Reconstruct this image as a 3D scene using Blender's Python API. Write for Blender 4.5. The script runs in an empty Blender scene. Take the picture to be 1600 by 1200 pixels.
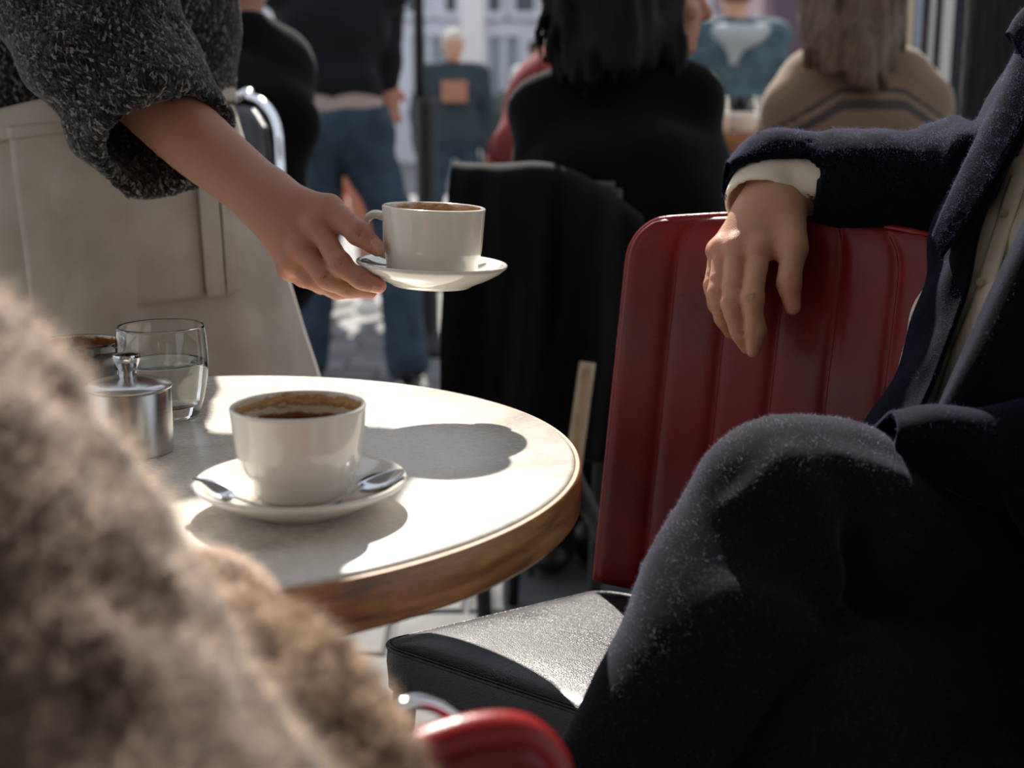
import bpy, bmesh, math, random
import numpy as np
from mathutils import Vector, Matrix, Quaternion

scene = bpy.context.scene
COL = scene.collection
RNG = np.random.default_rng(7)
random.seed(7)

# ---------------------------------------------------------------- camera, sky, sun, exposure
CAM_H = 1.05
PITCH = math.radians(12.1)
FPX = 2000.0
CP, SP = math.cos(PITCH), math.sin(PITCH)
cam_data = bpy.data.cameras.new('camera')
cam_data.sensor_width = 36.0
cam_data.lens = 36.0 * FPX / 1600.0
cam_data.clip_start = 0.02
cam_data.clip_end = 200.0
cam_data.dof.use_dof = True
cam_data.dof.focus_distance = 1.20
cam_data.dof.aperture_fstop = 4.2
cam = bpy.data.objects.new('camera', cam_data)
cam.location = (0, 0, CAM_H)
cam.rotation_euler = (math.pi / 2 - PITCH, 0, 0)
COL.objects.link(cam)
scene.camera = cam

world = bpy.data.worlds.new('sky')
scene.world = world
world.use_nodes = True
wn = world.node_tree.nodes
bg = wn['Background']
bg.inputs['Color'].default_value = (0.80, 0.88, 1.0, 1)
bg.inputs['Strength'].default_value = 1.0

sun_data = bpy.data.lights.new('sun', 'SUN')
sun_data.energy = 9.0
sun_data.angle = math.radians(0.9)
sun_data.color = (1.0, 0.94, 0.85)
sun = bpy.data.objects.new('sun', sun_data)
SUN_AZ, SUN_EL = math.radians(6.5), math.radians(41.0)
# light travels from behind the scene (almost straight) towards the camera
sun_dir = Vector((math.sin(SUN_AZ) * math.cos(SUN_EL), -math.cos(SUN_AZ) * math.cos(SUN_EL), -math.sin(SUN_EL)))
sun.rotation_euler = sun_dir.to_track_quat('-Z', 'Y').to_euler()
sun.location = (-1, 6, 6)
COL.objects.link(sun)

scene.view_settings.view_transform = 'Standard'
scene.view_settings.look = 'None'
scene.view_settings.gamma = 1.0
scene.view_settings.use_curve_mapping = False
scene.view_settings.exposure = 0.0

# ---------------------------------------------------------------- helpers
def S(r, g, b):
    def f(c):
        c /= 255.0
        return c / 12.92 if c <= 0.04045 else ((c + 0.055) / 1.055) ** 2.4
    return (f(r), f(g), f(b))

def P(px, py, t):
    """the world point seen at pixel (px, py) at depth t (metres along the viewing axis)"""
    u = (px - 800.0) / FPX
    v = (600.0 - py) / FPX
    return np.array((t * u, t * (CP + v * SP), CAM_H + t * (-SP + v * CP)))

def Pz(px, py, z):
    """the world point seen at pixel (px, py) on the level z"""
    d = P(px, py, 1.0) - np.array((0, 0, CAM_H))
    t = (z - CAM_H) / d[2]
    return P(px, py, t)

def Py(px, py, y):
    d = P(px, py, 1.0) - np.array((0, 0, CAM_H))
    return P(px, py, y / d[1])

def V3(*a):
    return np.array(a, dtype=float)

def unit(v):
    v = np.asarray(v, float)
    return v / (np.linalg.norm(v) + 1e-12)

def mk_mesh(name, verts, faces):
    """faces: (n,3) or (n,4) arrays, or a list of lists"""
    me = bpy.data.meshes.new(name)
    verts = np.asarray(verts, dtype=np.float32)
    if isinstance(faces, np.ndarray):
        n, k = faces.shape
        me.vertices.add(len(verts))
        me.vertices.foreach_set('co', verts.ravel())
        me.loops.add(n * k)
        me.loops.foreach_set('vertex_index', faces.astype(np.int32).ravel())
        me.polygons.add(n)
        me.polygons.foreach_set('loop_start', np.arange(0, n * k, k, dtype=np.int32))
        me.polygons.foreach_set('loop_total', np.full(n, k, dtype=np.int32))
        me.update(calc_edges=True)
        me.validate()
    else:
        me.from_pydata(verts.tolist(), [], [list(map(int, f)) for f in faces])
        me.update()
    me.polygons.foreach_set('use_smooth', np.ones(len(me.polygons), dtype=bool))
    return me

def join_data(parts):
    """parts: list of (verts, faces list) -> one pair"""
    vs, fs, o = [], [], 0
    for v, f in parts:
        v = np.asarray(v, float)
        vs.append(v)
        fs += [[int(i) + o for i in q] for q in f]
        o += len(v)
    return np.concatenate(vs), fs

def flat(me):
    me.polygons.foreach_set('use_smooth', np.zeros(len(me.polygons), dtype=bool))
    return me

def smooth_by_angle(o, deg=40):
    me = o.data
    me.set_sharp_from_angle(angle=math.radians(deg))
    return o

def ob(name, me, mat=None, parent=None, label=None, cat=None, group=None, kind=None, local=False):
    o = bpy.data.objects.new(name, me)
    COL.objects.link(o)
    if mat is not None:
        mats = mat if isinstance(mat, (list, tuple)) else [mat]
        if len(me.materials) == 0:
            for m in mats:
                me.materials.append(m)
    if parent is not None:
        o.parent = parent
        if not local:
            o.matrix_parent_inverse = parent_matrix(parent).inverted()
    tag(o, label, cat, group, kind)
    return o

def parent_matrix(o):
    m = Matrix.LocRotScale(o.location, o.rotation_euler, o.scale)
    if o.parent is not None:
        m = parent_matrix(o.parent) @ o.matrix_parent_inverse @ m
    return m

def tag(o, label=None, cat=None, group=None, kind=None):
    if label: o['label'] = label
    if cat: o['category'] = cat
    if group: o['group'] = group
    if kind: o['kind'] = kind
    return o

def thing(name, loc, label, cat, group=None, kind=None, rz=0.0):
    o = bpy.data.objects.new(name, None)
    o.empty_display_size = 0.05
    o.location = tuple(float(c) for c in loc)
    o.rotation_euler = (0, 0, rz)
    COL.objects.link(o)
    return tag(o, label, cat, group, kind)

def copy_tree(o, parent=None):
    c = o.copy()
    COL.objects.link(c)
    if parent is not None:
        c.parent = parent
    for ch in list(o.children):
        copy_tree(ch, c)
    return c

# ---- mesh makers
def lathe(profile, n=64, c=(0, 0, 0)):
    """profile: list of (r, z); r = 0 at an end closes it"""
    vs, fs, rings = [], [], []
    for r, z in profile:
        if r < 1e-7:
            rings.append([len(vs)])
            vs.append((c[0], c[1], c[2] + z))
        else:
            st = len(vs)
            for i in range(n):
                a = 2 * math.pi * i / n
                vs.append((c[0] + r * math.cos(a), c[1] + r * math.sin(a), c[2] + z))
            rings.append(list(range(st, st + n)))
    for A, B in zip(rings[:-1], rings[1:]):
        if len(A) == 1 and len(B) == 1:
            continue
        if len(A) == 1:
            for i in range(n): fs.append((A[0], B[i], B[(i + 1) % n])[::-1])
        elif len(B) == 1:
            for i in range(n): fs.append((A[i], A[(i + 1) % n], B[0]))
        else:
            for i in range(n): fs.append((A[i], A[(i + 1) % n], B[(i + 1) % n], B[i]))
    return np.array(vs), fs

def spline(pts, n):
    """Catmull-Rom through pts (k x d) resampled to n points"""
    p = np.asarray(pts, float)
    k = len(p)
    if k == 2:
        s = np.linspace(0, 1, n)[:, None]
        return p[0] * (1 - s) + p[1] * s
    e = np.concatenate([[2 * p[0] - p[1]], p, [2 * p[-1] - p[-2]]])
    s = np.linspace(0, k - 1 - 1e-9, n)
    i = s.astype(int)
    f = (s - i)[:, None]
    a, b, c, d = e[i], e[i + 1], e[i + 2], e[i + 3]
    return 0.5 * ((2 * b) + (c - a) * f + (2 * a - 5 * b + 4 * c - d) * f ** 2 + (3 * b - a - 3 * c + d) * f ** 3)

def tube(pts, rad, n=10, segs=None, caps=True, flat_axis=None, flat_s=1.0):
    pts = np.asarray(pts, float)
    rad = np.full(len(pts), rad, float) if np.isscalar(rad) else np.asarray(rad, float)
    if segs:
        q = spline(np.concatenate([pts, rad[:, None]], 1), segs)
        pts, rad = q[:, :3], np.maximum(q[:, 3], 1e-5)
    tan = np.gradient(pts, axis=0)
    tan /= np.linalg.norm(tan, axis=1)[:, None] + 1e-12
    up = np.array((0, 0, 1.0)) if flat_axis is None else unit(flat_axis)
    if flat_axis is None and abs(tan[0, 2]) > 0.9:
        up = np.array((1.0, 0, 0))
    vs, fs = [], []
    nrm = up - tan[0] * up.dot(tan[0])
    nrm /= np.linalg.norm(nrm) + 1e-12
    for i in range(len(pts)):
        base = nrm if flat_axis is None else up
        nn = base - tan[i] * base.dot(tan[i])
        nn /= np.linalg.norm(nn) + 1e-12
        nrm = nn
        bn = np.cross(tan[i], nn)
        for j in range(n):
            a = 2 * math.pi * j / n
            vs.append(pts[i] + rad[i] * (math.cos(a) * nn * flat_s + math.sin(a) * bn))
    m = len(pts)
    for i in range(m - 1):
        for j in range(n):
            fs.append((i * n + j, i * n + (j + 1) % n, (i + 1) * n + (j + 1) % n, (i + 1) * n + j))
    if caps:
        fs.append(tuple(range(n))[::-1])
        fs.append(tuple((m - 1) * n + j for j in range(n)))
    return np.array(vs), fs

def box(c, s, bev=0.0, R=None, segs=2):
    """box with centre c and full size s as (verts, faces)"""
    bm = bmesh.new()
    bmesh.ops.create_cube(bm, size=1.0)
    for v in bm.verts:
        v.co = Vector((v.co.x * s[0], v.co.y * s[1], v.co.z * s[2]))
    if bev > 0:
        bmesh.ops.bevel(bm, geom=bm.edges[:], offset=bev, segments=segs, profile=0.5, affect='EDGES')
    bm.verts.index_update()
    v = np.array([tuple(q.co) for q in bm.verts])
    f = [[q.index for q in p.verts] for p in bm.faces]
    bm.free()
    if R is not None:
        v = v @ np.asarray(R).T
    return v + np.asarray(c, float), f

def rotz(a):
    c, s = math.cos(a), math.sin(a)
    return np.array(((c, -s, 0), (s, c, 0), (0, 0, 1.0)))

def frame_from(z, x=(1, 0, 0)):
    z = unit(z)
    x = np.asarray(x, float)
    x = unit(x - z * x.dot(z))
    return np.stack([x, np.cross(z, x), z], axis=1)

def loft(rows, nu=40, nv=24, thick=0.0, noise=None):
    """rows: list of polylines (world points); a smooth sheet through them, closed with a thickness"""
    R = np.array([spline(r, nu) for r in rows])            # rows x nu x 3
    G = np.array([spline(R[:, i], nv) for i in range(nu)])  # nu x nv x 3
    du = np.gradient(G, axis=0)
    dv = np.gradient(G, axis=1)
    N = np.cross(du, dv)
    N /= np.linalg.norm(N, axis=2)[:, :, None] + 1e-12
    if noise is not None:
        uu, vv = np.meshgrid(np.linspace(0, 1, nu), np.linspace(0, 1, nv), indexing='ij')
        G = G + N * noise(uu, vv, G)[:, :, None]
        du = np.gradient(G, axis=0); dv = np.gradient(G, axis=1)
        N = np.cross(du, dv); N /= np.linalg.norm(N, axis=2)[:, :, None] + 1e-12
    ii, jj = np.meshgrid(np.arange(nu - 1), np.arange(nv - 1), indexing='ij')
    a = (ii * nv + jj).ravel(); b = ((ii + 1) * nv + jj).ravel()
    c = ((ii + 1) * nv + jj + 1).ravel(); d = (ii * nv + jj + 1).ravel()
    q = np.stack([a, b, c, d], 1)
    v = G.reshape(-1, 3)
    if thick == 0:
        return v, q
    v2 = (G - N * thick).reshape(-1, 3)
    n0 = len(v)
    rim = []
    for i in range(nu - 1):
        rim.append((i * nv, i * nv + n0, (i + 1) * nv + n0, (i + 1) * nv))
        rim.append((i * nv + nv - 1, (i + 1) * nv + nv - 1, (i + 1) * nv + nv - 1 + n0, i * nv + nv - 1 + n0))
    for j in range(nv - 1):
        rim.append((j, j + 1, j + 1 + n0, j + n0))
        e = (nu - 1) * nv
        rim.append((e + j, e + j + n0, e + j + 1 + n0, e + j + 1))
    return np.concatenate([v, v2]), np.concatenate([q, q[:, ::-1] + n0, np.array(rim)])

# ---- distance fields turned into one continuous surface
def smin(a, b, k):
    if k <= 1e-9:
        return np.minimum(a, b)
    h = np.clip(0.5 + 0.5 * (b - a) / k, 0, 1)
    return b * (1 - h) + a * h - k * h * (1 - h)

class Field:
    def __init__(self, lo, hi, h):
        self.lo = np.asarray(lo, float); self.h = h
        self.n = np.maximum(4, np.ceil((np.asarray(hi, float) - self.lo) / h).astype(int) + 1)
        self.D = np.full(tuple(self.n), 9.0, dtype=np.float32)
    def like(self):
        o = Field.__new__(Field)
        o.lo, o.h, o.n = self.lo, self.h, self.n
        o.D = np.full(tuple(self.n), 9.0, dtype=np.float32)
        return o
    def reg(self, lo, hi):
        a = np.clip(np.floor((lo - self.lo) / self.h).astype(int), 0, self.n)
        b = np.clip(np.ceil((hi - self.lo) / self.h).astype(int) + 1, 0, self.n)
        if np.any(b <= a):
            return None
        sl = tuple(slice(i, j) for i, j in zip(a, b))
        g = [((self.lo[i] + np.arange(a[i], b[i]) * self.h)).astype(np.float32) for i in range(3)]
        X = g[0][:, None, None]; Y = g[1][None, :, None]; Z = g[2][None, None, :]
        return sl, X, Y, Z
    def put(self, sl, d, k, op):
        if op == 'add':
            self.D[sl] = smin(self.D[sl], d, k)
        else:
            self.D[sl] = -smin(-self.D[sl], d, k)
    def cap(self, a, b, ra, rb=None, k=0.0, op='add', flat=None, xpad=0.0):
        """tapered capsule; flat=(axis, s) squashes its section along axis by s"""
        a = np.asarray(a, float); b = np.asarray(b, float)
        rb = ra if rb is None else rb
        m = max(ra, rb) * (max(1.0, flat[1]) if flat else 1.0)
        pad = m + max(k, 3 * self.h, xpad) + self.h
        r = self.reg(np.minimum(a, b) - pad, np.maximum(a, b) + pad)
        if r is None: return self
        sl, X, Y, Z = r
        ba = b - a
        L = float(ba.dot(ba)) + 1e-12
        t = np.clip(((X - a[0]) * ba[0] + (Y - a[1]) * ba[1] + (Z - a[2]) * ba[2]) / L, 0, 1)
        qx = X - a[0] - t * ba[0]; qy = Y - a[1] - t * ba[1]; qz = Z - a[2] - t * ba[2]
        if flat:
            ax = unit(flat[0]); s = flat[1]
            c = qx * ax[0] + qy * ax[1] + qz * ax[2]
            e = c * (1.0 / s - 1.0)
            qx = qx + e * ax[0]; qy = qy + e * ax[1]; qz = qz + e * ax[2]
        d = np.sqrt(qx * qx + qy * qy + qz * qz) - (ra + t * (rb - ra))
        if flat: d = d * min(1.0, flat[1])
        self.put(sl, d.astype(np.float32), k, op)
        return self
    def chain(self, pts, rad, k=0.005, seg=4, op='add', flat=None):
        pts = np.asarray(pts, float)
        rad = np.full(len(pts), rad, float) if np.isscalar(rad) else np.asarray(rad, float)
        if seg > 1 and len(pts) > 2:
            q = spline(np.concatenate([pts, rad[:, None]], 1), (len(pts) - 1) * seg + 1)
            pts, rad = q[:, :3], q[:, 3]
        m = rad.max() * (max(1.0, flat[1]) if flat else 1.0)
        pad = m + max(k, 3 * self.h) + self.h
        r = self.reg(pts.min(0) - pad, pts.max(0) + pad)
        if r is None: return self
        sl = r[0]
        tmp = Field.__new__(Field)
        tmp.h = self.h
        tmp.lo = self.lo + np.array([q.start for q in sl]) * self.h
        tmp.n = np.array([q.stop - q.start for q in sl])
        tmp.D = np.full(tuple(tmp.n), 9.0, dtype=np.float32)
        for i in range(len(pts) - 1):
            tmp.cap(pts[i], pts[i + 1], rad[i], rad[i + 1], 0.0015 if seg > 1 else 0.0, 'add', flat, xpad=k)
        self.put(sl, tmp.D, k, op)
        return self
    def ell(self, c, radii, R=None, k=0.0, op='add'):
        c = np.asarray(c, float); radii = np.asarray(radii, float)
        R = np.eye(3) if R is None else np.asarray(R, float)
        pad = radii.max() + max(k, 3 * self.h) + self.h
        r = self.reg(c - pad, c + pad)
        if r is None: return self
        sl, X, Y, Z = r
        p = [(X - c[0]) * R[0, i] + (Y - c[1]) * R[1, i] + (Z - c[2]) * R[2, i] for i in range(3)]
        k0 = np.sqrt((p[0] / radii[0]) ** 2 + (p[1] / radii[1]) ** 2 + (p[2] / radii[2]) ** 2)
        k1 = np.sqrt((p[0] / radii[0] ** 2) ** 2 + (p[1] / radii[1] ** 2) ** 2 + (p[2] / radii[2] ** 2) ** 2) + 1e-9
        d = k0 * (k0 - 1.0) / k1
        self.put(sl, d.astype(np.float32), k, op)
        return self
    def cut(self, p, n, k=0.0):
        """remove everything on the side n points to"""
        n = unit(n); p = np.asarray(p, float)
        sl, X, Y, Z = self.reg(self.lo, self.lo + (self.n - 1) * self.h)
        d = (X - p[0]) * n[0] + (Y - p[1]) * n[1] + (Z - p[2]) * n[2]
        self.D = -smin(-self.D, -d.astype(np.float32), k)
        return self
    def join(self, other, k=0.0):
        self.D = smin(self.D, other.D, k)
        return self
    def minus(self, other, k=0.0):
        self.D = -smin(-self.D, other.D, k)
        return self
    def disp(self, fn):
        sl, X, Y, Z = self.reg(self.lo, self.lo + (self.n - 1) * self.h)
        near = np.abs(self.D) < 0.06
        ix = np.nonzero(near)
        p = np.stack([self.lo[i] + ix[i] * self.h for i in range(3)], 1)
        self.D[ix] += fn(p).astype(np.float32)
        return self
    def data(self, relax=1):
        D = self.D
        I = D < 0
        nx, ny, nz = D.shape
        cnt = np.zeros((nx - 1, ny - 1, nz - 1), np.int8)
        for dx in (0, 1):
            for dy in (0, 1):
                for dz in (0, 1):
                    cnt += I[dx:nx - 1 + dx, dy:ny - 1 + dy, dz:nz - 1 + dz]
        act = (cnt > 0) & (cnt < 8)
        idx = np.argwhere(act)
        imap = np.full(act.shape, -1, np.int64)
        imap[act] = np.arange(len(idx))
        acc = np.zeros((len(idx), 3)); num = np.zeros(len(idx))
        corners = [(x, y, z) for x in (0, 1) for y in (0, 1) for z in (0, 1)]
        for A in corners:
            for ax in range(3):
                if A[ax] == 0:
                    B = list(A); B[ax] = 1
                    d0 = D[idx[:, 0] + A[0], idx[:, 1] + A[1], idx[:, 2] + A[2]].astype(float)
                    d1 = D[idx[:, 0] + B[0], idx[:, 1] + B[1], idx[:, 2] + B[2]].astype(float)
                    m = (d0 < 0) != (d1 < 0)
                    t = np.where(m, d0 / np.where(m, d0 - d1, 1), 0)
                    p = np.array(A, float)[None, :].repeat(len(idx), 0)
                    p[:, ax] += t
                    acc[m] += p[m]; num[m] += 1
        v = (idx + acc / np.maximum(num, 1)[:, None]) * self.h + self.lo
        quads = []
        for ax in range(3):
            o1, o2 = (ax + 1) % 3, (ax + 2) % 3
            sl0 = [slice(None)] * 3; sl1 = [slice(None)] * 3
            sl0[ax] = slice(0, -1); sl1[ax] = slice(1, None)
            ch = I[tuple(sl0)] != I[tuple(sl1)]
            e = np.argwhere(ch)
            ok = (e[:, o1] > 0) & (e[:, o2] > 0) & (e[:, o1] < D.shape[o1] - 1) & (e[:, o2] < D.shape[o2] - 1)
            e = e[ok]
            ins = I[e[:, 0], e[:, 1], e[:, 2]]
            def cell(a, b):
                c = e.copy(); c[:, o1] -= a; c[:, o2] -= b
                return imap[c[:, 0], c[:, 1], c[:, 2]]
            q = np.stack([cell(1, 1), cell(0, 1), cell(0, 0), cell(1, 0)], 1)
            q[~ins] = q[~ins][:, ::-1]
            quads.append(q)
        q = np.concatenate(quads)
        q = q[(q >= 0).all(1)]
        for _ in range(relax):
            s = np.zeros_like(v); w = np.zeros(len(v))
            for i in range(4):
                a, b = q[:, i], q[:, (i + 1) % 4]
                for j in range(3):
                    s[:, j] += np.bincount(a, v[b, j], len(v)) + np.bincount(b, v[a, j], len(v))
                w += np.bincount(a, minlength=len(v)) + np.bincount(b, minlength=len(v))
            v = 0.5 * v + 0.5 * s / np.maximum(w, 1)[:, None]
        return v, q

def wav(p, dirs, freqs, amps, phases):
    o = 0
    for d, f, a, ph in zip(dirs, freqs, amps, phases):
        d = unit(d)
        o = o + a * np.sin((p[:, 0] * d[0] + p[:, 1] * d[1] + p[:, 2] * d[2]) * f + ph)
    return o

def vnoise(p, s, seed=0):
    """smooth value noise in [-1, 1] of points p at spatial size s"""
    q = p / s + 100.3
    i = np.floor(q).astype(np.int64); f = q - i
    f = f * f * (3 - 2 * f)
    def hsh(x, y, z):
        n = (x * 374761393 + y * 668265263 + z * 2147483647 + seed * 144269) & 0xffffffff
        n = ((n ^ (n >> 13)) * 1274126177) & 0xffffffff
        n = n ^ (n >> 16)
        return (n & 0xffff) / 32767.5 - 1
    r = 0
    for dx in (0, 1):
        for dy in (0, 1):
            for dz in (0, 1):
                w = (f[:, 0] if dx else 1 - f[:, 0]) * (f[:, 1] if dy else 1 - f[:, 1]) * (f[:, 2] if dz else 1 - f[:, 2])
                r = r + w * hsh(i[:, 0] + dx, i[:, 1] + dy, i[:, 2] + dz)
    return r

def tri_sample(v, q, n, mask=None):
    """n random points on the surface: points, normals, and triangle edge directions"""
    q = np.asarray(q)
    if q.shape[1] == 4:
        t = np.concatenate([q[:, [0, 1, 2]], q[:, [0, 2, 3]]])
    else:
        t = q
    a, b, c = v[t[:, 0]], v[t[:, 1]], v[t[:, 2]]
    if mask is not None:
        m = mask((a + b + c) / 3)
        a, b, c = a[m], b[m], c[m]
    N = np.cross(b - a, c - a)
    ar = np.linalg.norm(N, axis=1)
    pr = ar / ar.sum()
    i = RNG.choice(len(a), n, p=pr)
    u = RNG.random(n); w = RNG.random(n)
    m = u + w > 1
    u[m] = 1 - u[m]; w[m] = 1 - w[m]
    p = a[i] + (b[i] - a[i]) * u[:, None] + (c[i] - a[i]) * w[:, None]
    return p, N[i] / (ar[i][:, None] + 1e-12)

def fuzz_data(v, q, n, length, width, spread=0.7, mask=None, droop=(0, 0, 0), curl=0.4):
    """thin tapered fibres standing on a surface: verts, tris"""
    p, N = tri_sample(v, q, n, mask)
    d = N + RNG.normal(0, spread, (n, 3)) + np.asarray(droop)
    d /= np.linalg.norm(d, axis=1)[:, None]
    flip = (d * N).sum(1) < 0.05
    d[flip] += N[flip] * 0.6
    d2 = d + RNG.normal(0, curl, (n, 3)) + np.asarray(droop)
    d2 /= np.linalg.norm(d2, axis=1)[:, None]
    L = length * RNG.uniform(0.35, 1.0, n)[:, None]
    s = np.cross(d, RNG.normal(0, 1, (n, 3)))
    s /= np.linalg.norm(s, axis=1)[:, None] + 1e-9
    w = width * 0.5
    base = p - N * length * 0.04
    m = base + d * L * 0.5
    e = m + d2 * L * 0.5
    V = np.stack([base - s * w, base + s * w, m + s * w * 0.8, m - s * w * 0.8, e], 1).reshape(-1, 3)
    o = (np.arange(n) * 5)[:, None]
    T = np.concatenate([o + [[0, 1, 2]], o + [[0, 2, 3]], o + [[3, 2, 4]]])
    return V, T

from mathutils.bvhtree import BVHTree
def bvh_of(v, q):
    return BVHTree.FromPolygons(v.tolist(), np.asarray(q).tolist())
def hit(bvh, px, py, off=0.0, dflt=1.15):
    """the surface point seen at a pixel, lifted towards the viewer by off"""
    o = Vector((0, 0, CAM_H)); d = (Vector(P(px, py, 1.0)) - o).normalized()
    loc, nrm_, i_, dist = bvh.ray_cast(o, d)
    if loc is None: return P(px, py, dflt)
    return np.array(loc) - np.array(d) * off
def folds(F, ridges=(), grooves=(), relax=1):
    """cloth folds laid on the surface itself: each (pixels, radius, smoothness, lift)"""
    v, q = F.data(0)
    b = bvh_of(v, q)
    for px, r, k, off in ridges:
        F.chain([hit(b, x, y, off) for x, y in px], [r * 0.5] + [r] * (len(px) - 2) + [r * 0.5], k, 4)
    for px, r, k, off in grooves:
        F.chain([hit(b, x, y, off) for x, y in px], [r * 0.4] + [r] * (len(px) - 2) + [r * 0.4], k, 4, op='sub')
# ---------------------------------------------------------------- materials (all procedural)
def nodes_of(name):
    m = bpy.data.materials.new(name)
    m.use_nodes = True
    nt = m.node_tree
    return m, nt, nt.nodes['Principled BSDF']

def setin(n, key, val):
    if key in n.inputs:
        n.inputs[key].default_value = val

def add(nt, kind, **kw):
    n = nt.nodes.new(kind)
    for k, v in kw.items():
        if k in n.inputs:
            n.inputs[k].default_value = v
        else:
            setattr(n, k, v)
    return n

def ramp(nt, stops, interp='LINEAR'):
    r = nt.nodes.new('ShaderNodeValToRGB')
    r.color_ramp.interpolation = interp
    el = r.color_ramp.elements
    while len(el) < len(stops):
        el.new(0.5)
    for e, (p, c) in zip(el, stops):
        e.position = p
        e.color = tuple(c) + (1,) if len(c) == 3 else c
    return r

def pm(name, col, rough=0.6, metal=0.0, spec=0.5, sheen=0.0, sheen_col=(1, 1, 1), col2=None, nscale=30.0, detail=4.0,
       bump=0.0, bscale=200.0, bdist=0.001, coat=0.0, sss=0.0, sss_r=(0.01, 0.004, 0.002), stretch=None, trans=0.0, ior=1.45, lo=0.35, hi=0.65):
    m, nt, b = nodes_of(name)
    setin(b, 'Base Color', tuple(col) + (1,))
    setin(b, 'Roughness', rough); setin(b, 'Metallic', metal); setin(b, 'Specular IOR Level', spec)
    setin(b, 'Coat Weight', coat); setin(b, 'Coat Roughness', 0.1)
    setin(b, 'Sheen Weight', sheen); setin(b, 'Sheen Roughness', 0.4); setin(b, 'Sheen Tint', tuple(sheen_col) + (1,))
    setin(b, 'Transmission Weight', trans); setin(b, 'IOR', ior)
    if sss > 0:
        setin(b, 'Subsurface Weight', sss); setin(b, 'Subsurface Radius', sss_r); setin(b, 'Subsurface Scale', 1.0)
    tc = add(nt, 'ShaderNodeTexCoord')
    mp = add(nt, 'ShaderNodeMapping')
    if stretch: mp.inputs['Scale'].default_value = stretch
    nt.links.new(tc.outputs['Object'], mp.inputs['Vector'])
    if col2 is not None:
        n = add(nt, 'ShaderNodeTexNoise', Scale=nscale, Detail=detail)
        nt.links.new(mp.outputs[0], n.inputs['Vector'])
        r = ramp(nt, [(lo, tuple(col)), (hi, tuple(col2))])
        nt.links.new(n.outputs['Fac'], r.inputs[0])
        nt.links.new(r.outputs[0], b.inputs['Base Color'])
    if bump > 0:
        n2 = add(nt, 'ShaderNodeTexNoise', Scale=bscale, Detail=3.0)
        nt.links.new(mp.outputs[0], n2.inputs['Vector'])
        bp = add(nt, 'ShaderNodeBump', Strength=bump, Distance=bdist)
        nt.links.new(n2.outputs['Fac'], bp.inputs['Height'])
        nt.links.new(bp.outputs[0], b.inputs['Normal'])
    return m

def fibre(name, col, col2=None, trans=0.5):
    """yarn fibre: scatters light both ways so that it glows against the sun"""
    m = bpy.data.materials.new(name)
    m.use_nodes = True
    nt = m.node_tree
    nt.nodes.clear()
    out = add(nt, 'ShaderNodeOutputMaterial')
    d = add(nt, 'ShaderNodeBsdfDiffuse'); t = add(nt, 'ShaderNodeBsdfTranslucent')
    mx = add(nt, 'ShaderNodeMixShader', Fac=trans)
    if col2 is None:
        d.inputs[0].default_value = tuple(col) + (1,); t.inputs[0].default_value = tuple(col) + (1,)
    else:
        tc = add(nt, 'ShaderNodeTexCoord')
        n = add(nt, 'ShaderNodeTexNoise', Scale=60.0, Detail=3.0)
        nt.links.new(tc.outputs['Object'], n.inputs['Vector'])
        r = ramp(nt, [(0.4, col), (0.62, col2)])
        nt.links.new(n.outputs['Fac'], r.inputs[0])
        nt.links.new(r.outputs[0], d.inputs[0]); nt.links.new(r.outputs[0], t.inputs[0])
    nt.links.new(d.outputs[0], mx.inputs[1]); nt.links.new(t.outputs[0], mx.inputs[2])
    nt.links.new(mx.outputs[0], out.inputs[0])
    return m

def skin(name, col, warm):
    m, nt, b = nodes_of(name)
    setin(b, 'Roughness', 0.48); setin(b, 'Specular IOR Level', 0.4)
    setin(b, 'Subsurface Weight', 0.25); setin(b, 'Subsurface Radius', (1.0, 0.35, 0.2)); setin(b, 'Subsurface Scale', 0.006)
    tc = add(nt, 'ShaderNodeTexCoord')
    n = add(nt, 'ShaderNodeTexNoise', Scale=55.0, Detail=5.0)
    nt.links.new(tc.outputs['Object'], n.inputs['Vector'])
    at = add(nt, 'ShaderNodeAttribute', attribute_name='red')
    mt = add(nt, 'ShaderNodeMath', operation='MULTIPLY_ADD')
    nt.links.new(n.outputs['Fac'], mt.inputs[0]); mt.inputs[1].default_value = 0.35
    nt.links.new(at.outputs['Fac'], mt.inputs[2])
    r = ramp(nt, [(0.1, col), (0.9, warm)])
    nt.links.new(mt.outputs[0], r.inputs[0])
    nt.links.new(r.outputs[0], b.inputs['Base Color'])
    v = add(nt, 'ShaderNodeTexVoronoi', Scale=900.0)
    nt.links.new(tc.outputs['Object'], v.inputs['Vector'])
    n2 = add(nt, 'ShaderNodeTexNoise', Scale=160.0, Detail=4.0)
    nt.links.new(tc.outputs['Object'], n2.inputs['Vector'])
    ad = add(nt, 'ShaderNodeMath', operation='ADD')
    nt.links.new(v.outputs['Distance'], ad.inputs[0]); nt.links.new(n2.outputs['Fac'], ad.inputs[1])
    bp = add(nt, 'ShaderNodeBump', Strength=0.4, Distance=0.0008)
    nt.links.new(ad.outputs[0], bp.inputs['Height']); nt.links.new(bp.outputs[0], b.inputs['Normal'])
    return m

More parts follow.
